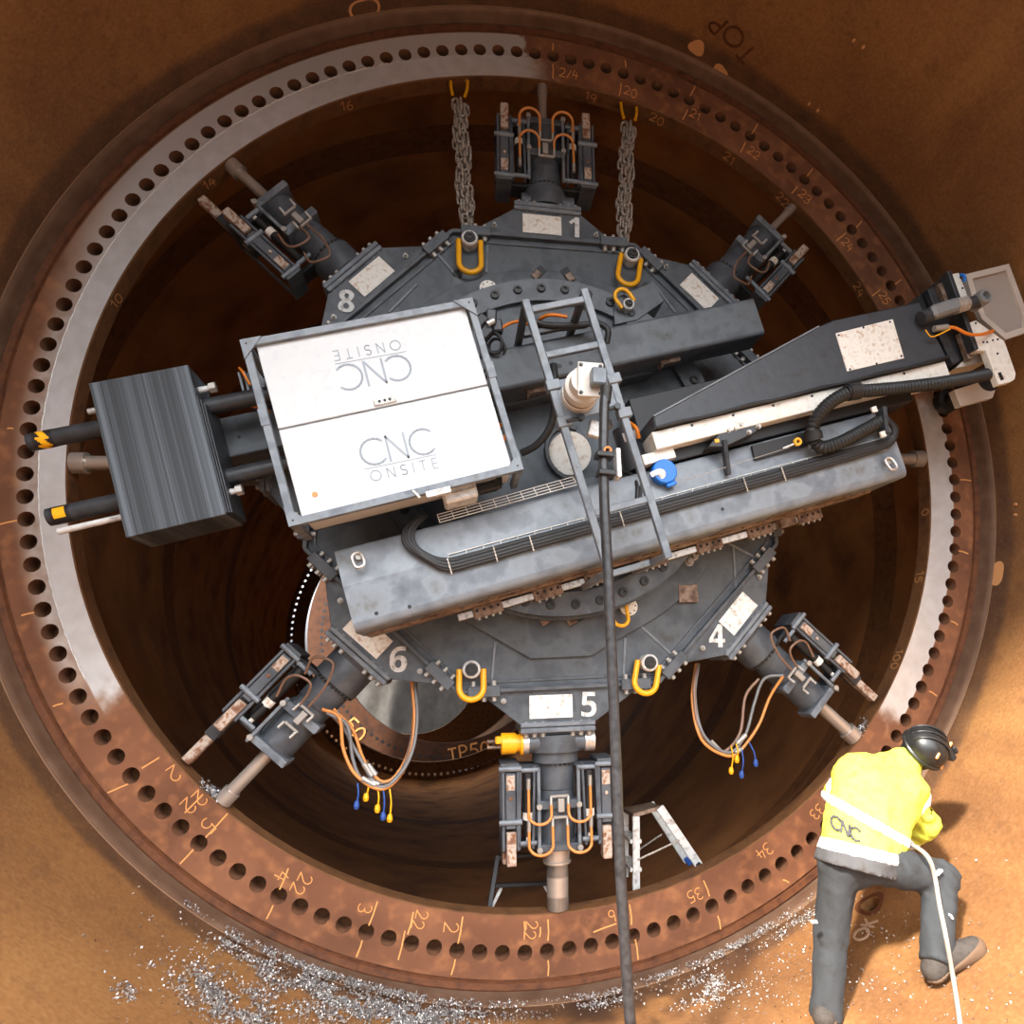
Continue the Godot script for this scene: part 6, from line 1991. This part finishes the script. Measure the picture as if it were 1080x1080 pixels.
func worker():
	var o := thing("person", "worker in a yellow hi-vis jacket and dark helmet stooping beside the flange, back turned", "person", Vector3(1.383, -3.518, 1.199))
	# joints
	var hipL: Vector3 = Vector3(1.500, -2.679, 1.270); var hipR: Vector3 = Vector3(1.695, -2.680, 1.310)
	var kneeL: Vector3 = Vector3(1.445, -3.069, 1.220); var kneeR: Vector3 = Vector3(2.090, -2.779, 1.330)
	var ankL: Vector3 = Vector3(1.388, -3.433, 1.240); var ankR: Vector3 = Vector3(1.899, -3.123, 1.500)
	var toeL: Vector3 = Vector3(1.570, -3.592, 1.030); var toeR: Vector3 = Vector3(2.134, -3.094, 1.500)
	var heelL: Vector3 = Vector3(1.347, -3.459, 1.280); var heelR: Vector3 = Vector3(1.876, -3.178, 1.500)
	var pel: Vector3 = (hipL + hipR) / 2
	var chest: Vector3 = Vector3(1.875, -2.358, 1.060)
	var waist := pel.lerp(chest, 0.42)
	var neck: Vector3 = Vector3(2.187, -2.205, 0.930)
	var head: Vector3 = Vector3(2.355, -2.114, 0.880)
	var shL: Vector3 = Vector3(1.815, -2.258, 0.960); var shR: Vector3 = Vector3(2.104, -2.344, 1.060)
	var elL: Vector3 = Vector3(1.828, -2.403, 0.720); var elR: Vector3 = Vector3(2.236, -2.554, 1.000)
	var wrL: Vector3 = Vector3(2.089, -2.567, 0.550); var wrR: Vector3 = Vector3(2.195, -2.708, 0.820)
	# body
	var F := Field.new(Vector3(1.385, -3.632, 1.100).min(toeL).min(wrL) - Vector3.ONE * 0.15, toeR.max(head).max(Vector3(0, 0, 1.5)) + Vector3.ONE * 0.18, 0.024)
	F.bone(pel, waist, 0.11, 0.11, 0.05); F.bone(waist, chest, 0.11, 0.12, 0.05); F.bone(chest, neck, 0.11, 0.06, 0.05)
	F.bone(neck, head, 0.058, 0.085, 0.02)
	for e in [[hipL, kneeL, ankL, heelL, toeL], [hipR, kneeR, ankR, heelR, toeR]]:
		F.bone(e[0], e[1], 0.08, 0.055); F.bone(e[1], e[2], 0.055, 0.04); F.bone(e[3], e[4], 0.035, 0.03)
	for e in [[shL, elL, wrL], [shR, elR, wrR]]:
		F.bone(chest, e[0], 0.08, 0.06); F.bone(e[0], e[1], 0.052, 0.042); F.bone(e[1], e[2], 0.042, 0.03)
	var s := mb()
	F.mesh(s)
	# hands with five fingers each, curled towards the work
	for e in [[elL, wrL, 1.0], [elR, wrR, -1.0]]:
		var d: Vector3 = (e[1] - e[0]).normalized()
		var x: Vector3 = d.cross(Vector3(0, 1, 0)).normalized()
		var y := x.cross(d)
		var H := Field.new(e[1] - Vector3.ONE * 0.13 + d * 0.07, e[1] + Vector3.ONE * 0.13 + d * 0.07, 0.0065)
		H.bone(e[1] - d * 0.03, e[1] + d * 0.02, 0.03, 0.03, 0.02)
		for k in 4:
			var r: Vector3 = e[1] + d * 0.085 + x * (k - 1.5) * 0.021
			H.bone(e[1] + d * 0.01 + x * (k - 1.5) * 0.012, r, 0.019, 0.0135, 0.02)
			var ln: float = [0.036, 0.042, 0.039, 0.03][k]
			var m1 := r + d * ln * 0.8 - y * ln * 0.45
			var m2 := m1 - y * ln * 0.7 + d * ln * 0.1
			H.bone(r, m1, 0.0105, 0.0095, 0.004); H.bone(m1, m2, 0.0095, 0.008, 0.004)
		var tb: Vector3 = e[1] + d * 0.03 + x * 0.03 * e[2]
		H.bone(tb, tb + d * 0.035 + x * 0.025 * e[2] - y * 0.015, 0.015, 0.011, 0.012)
		H.bone(tb + d * 0.035 + x * 0.025 * e[2] - y * 0.015, tb + d * 0.06 + x * 0.02 * e[2] - y * 0.04, 0.011, 0.009, 0.004)
		H.mesh(s)
	obj("body", s, M.skin, o)
	# trousers, creased behind the knees and at the seat
	var nz := FastNoiseLite.new()
	nz.seed = 4; nz.frequency = 5.0; nz.fractal_octaves = 3
	var T := Field.new(ankL.min(hipL).min(kneeL) - Vector3.ONE * 0.2, kneeR.max(ankR).max(hipR) + Vector3.ONE * 0.2, 0.015)
	T.bone(hipL, hipR, 0.116, 0.112, 0.05)
	T.bone(pel, pel.lerp(waist, 0.5), 0.115, 0.10, 0.05)
	T.bone(hipL, kneeL, 0.118, 0.088, 0.04); T.bone(kneeL, ankL + (ankL - kneeL) * 0.12, 0.090, 0.088, 0.03)
	T.bone(hipR, kneeR, 0.112, 0.098, 0.04); T.bone(kneeR, ankR + (ankR - kneeR) * 0.1, 0.094, 0.084, 0.03)
	s = mb()
	var dl := (ankL - kneeL).normalized()
	var dr := (ankR - kneeR).normalized()
	T.mesh(s, func(p: Vector3, v: float) -> float:
		var near_knee := exp(-p.distance_squared_to(kneeR) / 0.03) + exp(-p.distance_squared_to(pel) / 0.03) * 0.6 + exp(-p.distance_squared_to(kneeL) / 0.02) * 0.5
		var fold := sin((p - kneeR).dot(Vector3(0.75, 0.9, 0.2)) * 95.0 + nz.get_noise_3dv(p) * 5.0) * 0.0045 * near_knee
		var e := v + nz.get_noise_3d(p.x * 2.0, p.y * 0.7, p.z * 2.0) * 0.012 + fold
		e = max(e, (p - ankL).dot(dl) - 0.055 if p.x < pel.x else -1.0)
		return max(e, (p - ankR).dot(dr) - 0.03 if p.x > pel.x + 0.1 else -1.0))
	obj("trousers", s, M.trousers, o)
	for e in [[Vector3(1.268, -2.953, 1.335), Vector3(1.302, -2.952, 1.345)], [Vector3(2.022, -2.701, 1.435), Vector3(1.980, -2.727, 1.440)], [Vector3(2.000, -2.911, 1.500), Vector3(2.015, -2.936, 1.500)]]:
		s = mb()
		bar(s, e[0], e[1], 0.012, 0.03)
		obj("reflective_tab", s, M.reflective, o)
	# jacket: a broad back between two side bones, collar, sleeves
	var J := Field.new(elL.min(wrL).min(pel) - Vector3.ONE * 0.3, hipR.max(shR).max(neck).max(pel) + Vector3.ONE * 0.28, 0.015)
	var side := (hipR - hipL).normalized()
	var up := (chest - pel).normalized()
	var hemL := pel - side * 0.085 - up * 0.12
	var hemR := pel + side * 0.07 - up * 0.12
	J.bone(hemL, shL, 0.142, 0.125, 0.06)
	J.bone(hemR, shR - side * 0.03, 0.14, 0.125, 0.06)
	J.bone(pel - up * 0.12, chest, 0.15, 0.155, 0.06)
	J.bone(shL, shR, 0.112, 0.112, 0.06)
	J.bone(chest, neck, 0.13, 0.085, 0.05)
	J.bone(neck, neck + (head - neck) * 0.1, 0.076, 0.078, 0.02)
	J.bone(shL, elL, 0.104, 0.088, 0.04); J.bone(elL, wrL, 0.088, 0.065, 0.04)
	J.bone(shL, neck, 0.10, 0.085, 0.05); J.bone(shR, neck, 0.09, 0.085, 0.05)
	var K := Field.new(shR.min(elR).min(wrR) - Vector3.ONE * 0.17, shR.max(elR).max(wrR) + Vector3.ONE * 0.17, 0.015)
	K.bone(shR, elR, 0.110, 0.094, 0.035); K.bone(elR, wrR, 0.094, 0.070, 0.03)
	var back_n := Vector3(0.2, 0.35, 0.92)
	var hem_n: Vector3 = (Vector3(1.418, -2.542, 1.500) - Vector3(1.535, -2.597, 1.300)).cross(Vector3(1.693, -2.626, 1.400) - Vector3(1.269, -2.514, 1.400)).normalized()   # the hem slopes: the jacket has ridden up
	var band_n: Vector3 = (Vector3(1.538, -2.392, 1.450) - Vector3(1.660, -2.438, 1.250)).cross(Vector3(1.877, -2.559, 1.250) - Vector3(1.474, -2.336, 1.250)).normalized()
	var hem := Vector3(1.465, -2.564, 1.420)
	var jn := FastNoiseLite.new()
	jn.seed = 12; jn.frequency = 4.5; jn.fractal_octaves = 3
	var arm_pit := shR.lerp(elR, 0.75)
	var shape := func(p: Vector3, v: float) -> float:
		var fold := sin((p - arm_pit).dot(Vector3(0.5, 1.1, 0.3)) * 70.0 + jn.get_noise_3dv(p) * 6.0) * 0.011 * exp(-p.distance_squared_to(arm_pit) / 0.03)
		return v + jn.get_noise_3d(p.x, p.y * 1.5, p.z) * 0.022 + fold
	s = mb()
	J.mesh(s, func(p: Vector3, v: float) -> float: return max(shape.call(p, v), -(p - hem).dot(hem_n)))
	obj("jacket", s, M.hivis, o)
	s = mb()
	K.mesh(s, func(p: Vector3, v: float) -> float: return max(shape.call(p, v), (p - wrR).dot((wrR - elR).normalized())))
	obj("sleeve", s, M.hivis, o)
	s = mb()
	J.mesh(s, func(p: Vector3, v: float) -> float: return max(shape.call(p, v) - 0.002, max((p - hem).dot(hem_n) + 0.02, -(p - hem).dot(hem_n) - 0.10 - 0.02 * (p - hem).dot(side))))
	obj("jacket_hem", s, M.jacket_dark, o)
	# reflective bands: slices of the same cloth, a little proud
	var bands := [[Vector3(1.599, -2.415, 1.350), band_n, 0.028, 0], [hem, hem_n, 0.033, 0], [elR.lerp(wrR, 0.55), (wrR - elR).normalized(), 0.036, 2], [shR.lerp(elR, 0.30), (elR - shR).normalized(), 0.03, 2], [shL.lerp(elL, 0.8), (elL - shL).normalized(), 0.03, 1]]
	for b in bands:
		s = mb()
		var c: Vector3 = b[0]
		var nn: Vector3 = b[1]
		var where: int = b[3]
		(K if where == 2 else J).mesh(s, func(p: Vector3, v: float) -> float:
			var m: float = max(shape.call(p, v) - 0.006, absf((p - c).dot(nn)) - b[2])
			return m if where != 1 else max(m, p.distance_to(c) - 0.145))
		obj("reflective_band", s, M.reflective, o)
	s = mb()
	K.mesh(s, func(p: Vector3, v: float) -> float: return max(shape.call(p, v) - 0.004, absf((p - shR.lerp(elR, -0.06)).dot((elR - shR).normalized())) - 0.05))
	obj("shoulder_patch", s, M.jacket_dark, o)
	# lettering laid on the back: each stroke point is dropped onto the cloth
	s = mb()
	var tx: Vector3 = (Vector3(1.545, -2.498, 1.400) - Vector3(1.389, -2.421, 1.400)).normalized()
	var tz := back_n.normalized()
	var ty := tz.cross(tx).normalized()
	var tc: Vector3 = Vector3(1.466, -2.469, 1.400)
	var into: Vector3 = (Vector3(1.583, -2.503, 1.200) - tc).normalized()
	var x := -0.095
	for ch in "CNC":
		var g := glyph(ch)
		for st in g[1]:
			var pts := PackedVector3Array()
			var fine := PackedVector2Array()
			for qi in st.size() - 1:
				for qk in 5: fine.append(st[qi].lerp(st[qi + 1], qk / 5.0))
			fine.append(st[st.size() - 1])
			for q in fine:
				var p: Vector3 = tc + tx * (x + q.x * 0.075) + ty * (q.y - 0.5) * 0.07 - into * 0.12
				for it in 90:
					var gi := Vector3i(((p - J.lo) / J.h).round()).clamp(Vector3i.ZERO, J.n - Vector3i.ONE)
					var d: float = shape.call(p, J.f[(gi.z * J.n.y + gi.y) * J.n.x + gi.x])
					if d < 0.006: break
					p += into * clampf(d * 0.7, 0.002, 0.05)
				pts.append(p)
			sweep(s, pts, 0.0085, 5)
		x += (g[0] + 0.12) * 0.075
	tag(obj("lettering", s, M.jacket_dark, o), "dark worn letters CNC on the back")
	# helmet
	s = mb()
	var hd := Vector3(0.30, 0.62, 0.72).normalized()
	var hc: Vector3 = Vector3(2.311, -2.103, 0.970)
	var hb := along(hd, Vector3(0.7, 0.1, 0.5))
	lathe(s, hc, hd, [Vector2(-0.02, 0.142), Vector2(0.03, 0.144), Vector2(0.07, 0.132), Vector2(0.105, 0.105), Vector2(0.13, 0.065), Vector2(0.14, 0.0)], 28, true)
	ring_helm(s, hc, hd)
	obj("helmet", s, M.helmet, o)
	s = mb()
	for k in 3:
		var off := (k - 1) * 0.055
		var pts: Array = []
		for i in 9:
			var t := -1.2 + i * 0.3
			pts.append(hc + hb.y * off * 1.0 + hd * (0.142 * cos(t) * cos(off * 4.0) + 0.002) + hb.z * 0.142 * sin(t) * cos(off * 4.0))
		sweep(s, smooth(pts, 3), 0.008, 6)
	obj("helmet_ridge", s, M.helmet, o)
	s = mb()
	var G := Field.new(head - Vector3.ONE * 0.22, head + Vector3.ONE * 0.2, 0.012)
	G.bone(neck + (head - neck) * 0.15, head, 0.08, 0.10, 0.03)
	G.bone(head, hc - hd * 0.02, 0.10, 0.122, 0.03)
	G.mesh(s)
	obj("balaclava", s, M.black, o)
	s = mb()
	var earc: Vector3 = hc - hd * 0.05 + (Vector3(2.241, -2.201, 0.970) - hc).normalized() * 0.118
	cyl(s, earc, earc + (earc - hc).normalized() * 0.03, 0.02, 0.016, 12)
	obj("knob", s, M.frame, o)
	s = mb()
	var vz: Vector3 = Vector3(2.451, -2.133, 1.000)
	box(s, vz, Vector3(0.05, 0.10, 0.09), Basis(Vector3(0, 0, 1), 0.5), 0.012)
	box(s, Vector3(2.489, -2.113, 0.980), Vector3(0.03, 0.05, 0.12), Basis(Vector3(0, 0, 1), 0.5), 0.012)
	obj("ear_defender", s, M.black, o)
	s = mb()
	for p in [Vector3(2.453, -2.082, 1.030), Vector3(2.372, -2.208, 1.040), Vector3(2.298, -2.133, 1.110)]: box(s, p, Vector3(0.018, 0.045, 0.02), Basis(Vector3(0, 0, 1), -0.6), 0.005)
	obj("copper_clip", s, M.hose, o)
	# boots
	for e in [[ankL, heelL, toeL], [ankR, heelR, toeR]]:
		var a: Vector3 = e[0]
		var h: Vector3 = e[1]
		var t: Vector3 = e[2]
		var dn := Vector3(h.x, h.y, 0).normalized()
		var B := Field.new(a.min(h).min(t) - Vector3.ONE * 0.13, a.max(h).max(t) + Vector3.ONE * 0.13, 0.012)
		B.bone(a, h, 0.062, 0.055, 0.03); B.bone(h, t, 0.052, 0.048, 0.04); B.bone(a.lerp(t, 0.25), t, 0.055, 0.05, 0.04)
		s = mb()
		B.mesh(s)
		obj("boot", s, M.boot, o)
		s = mb()
		var d := (t - h).normalized()
		B.mesh(s, func(p: Vector3, v: float) -> float: return max(v - 0.007, -((p - h).dot(dn)) + 0.022))
		obj("sole", s, M.sole, o)
	# the hose at his knee
	var ho := thing("air_hose", "grey-white air hose trailing from the worker's knee down past his boot", "hose", Vector3(1.649, -3.401, 1.983))
	s = mb()
	sweep(s, smooth([Vector3(1.988, -2.619, 1.200), Vector3(1.906, -2.592, 1.420), Vector3(1.903, -2.622, 1.500), Vector3(1.930, -2.717, 1.500), Vector3(1.924, -2.853, 1.530), Vector3(1.897, -2.992, 1.600), Vector3(1.935, -3.189, 1.578), Vector3(1.877, -3.258, 1.671), Vector3(1.782, -3.317, 1.809), Vector3(1.636, -3.391, 2.000), Vector3(1.428, -3.484, 2.256)], 8), 0.0125, 10)
	obj("hose", s, M.hose_white, ho)

func ring_helm(s: SurfaceTool, c: Vector3, d: Vector3):
	lathe(s, c, d, [Vector2(-0.025, 0.138), Vector2(-0.025, 0.15), Vector2(-0.008, 0.152), Vector2(0.0, 0.145)], 28)

# ---------------------------------------------------------------- assembly
const TUBE_END := 4.75
const CAM_Z := 5.0787

func _ready():
	var cam := Camera3D.new()
	cam.name = "camera"
	add_child(cam)
	cam.transform = Transform3D(Basis.from_euler(Vector3(0.156289, -0.196992, -0.004623)), Vector3(-0.67097, -1.56205, CAM_Z))
	cam.set_frustum(2.0 * 540.0 / 731.265 * 0.1, Vector2(-87.411 / 731.265, 45.848 / 731.265) * 0.1, 0.1, 200.0)
	cam.current = true
	var we := WorldEnvironment.new()
	we.name = "sky"
	var env := Environment.new()
	var sky := Sky.new()
	var sm := ProceduralSkyMaterial.new()
	sm.sky_top_color = Color(4.059, 4.100, 4.161)
	sm.sky_horizon_color = Color(0.029, 0.030, 0.031)
	sm.ground_bottom_color = Color(0.010, 0.009, 0.009)
	sm.ground_horizon_color = Color(0.020, 0.019, 0.018)
	sm.sky_curve = 0.6
	sm.sky_energy_multiplier = 1.0
	sky.sky_material = sm
	env.background_mode = Environment.BG_SKY
	env.sky = sky
	env.tonemap_mode = Environment.TONE_MAPPER_LINEAR
	env.tonemap_exposure = 0.66
	env.sdfgi_enabled = true; env.ssao_enabled = true; env.ssil_enabled = true
	we.environment = env
	add_child(we)
	var sun := DirectionalLight3D.new()
	sun.name = "sun"
	add_child(sun)
	sun.look_at_from_position(Vector3.ZERO, Vector3(0.50, -0.68, -0.54), Vector3.UP)
	sun.light_color = Color(1.0, 0.97, 0.92)
	sun.light_energy = 6.4
	sun.light_angular_distance = 5
	sun.shadow_enabled = true
	materials()
	lit_wall_materials()
	more_materials()
	flange()
	near_wall()
	far_sections()
	machine_base()
	legs()
	lifting_points()
	chains()
	bundles()
	arm()
	ladder()
	swarf_all()
	worker()

func more_materials():
	M.slide = mat(col(56, 60, 66), 0.5, 0.0, noise_tex([[0.0, col(225, 200, 180)], [0.3, col(240, 240, 240)], [1.0, col(255, 255, 255)]], 0.02, 81, 512, 6, 25.0), 0.9, 0.08)
	M.white_worn = mat(col(228, 226, 220), 0.45, 0.0, noise_tex([[0.0, col(190, 170, 150)], [0.25, col(240, 236, 230)], [1.0, col(255, 255, 255)]], 0.025, 82, 512, 6, 25.0), 1.3)
	M.guard_plate = mat(col(196, 186, 176), 0.5, 0.1)
	M.guard_panel = mat(Color8(190, 180, 172, 130), 0.5)
	M.guard_panel.transparency = BaseMaterial3D.TRANSPARENCY_ALPHA
	M.grey_cast = mat(col(122, 124, 126), 0.45, 0.1)
	M.cable_sheath = mat(col(60, 60, 62), 0.3, 0.0, noise_tex([[0.0, col(120, 120, 122)], [0.5, col(200, 200, 202)], [1.0, col(255, 255, 255)]], 0.04, 83, 256), 2.0)
	M.helmet = mat(col(33, 33, 34), 0.35, 0.0, noise_tex([[0.0, col(150, 140, 130)], [0.5, col(240, 240, 240)], [1.0, col(255, 255, 255)]], 0.03, 84, 256), 3.0)
	M.swarf = mat(col(255, 255, 255), 0.35, 0.6)
	M.swarf.vertex_color_use_as_albedo = true
	M.swarf.cull_mode = BaseMaterial3D.CULL_DISABLED
	M.hose_white = mat(col(150, 145, 136), 0.5)
	M.cream = mat(col(196, 188, 178), 0.5, 0.1)
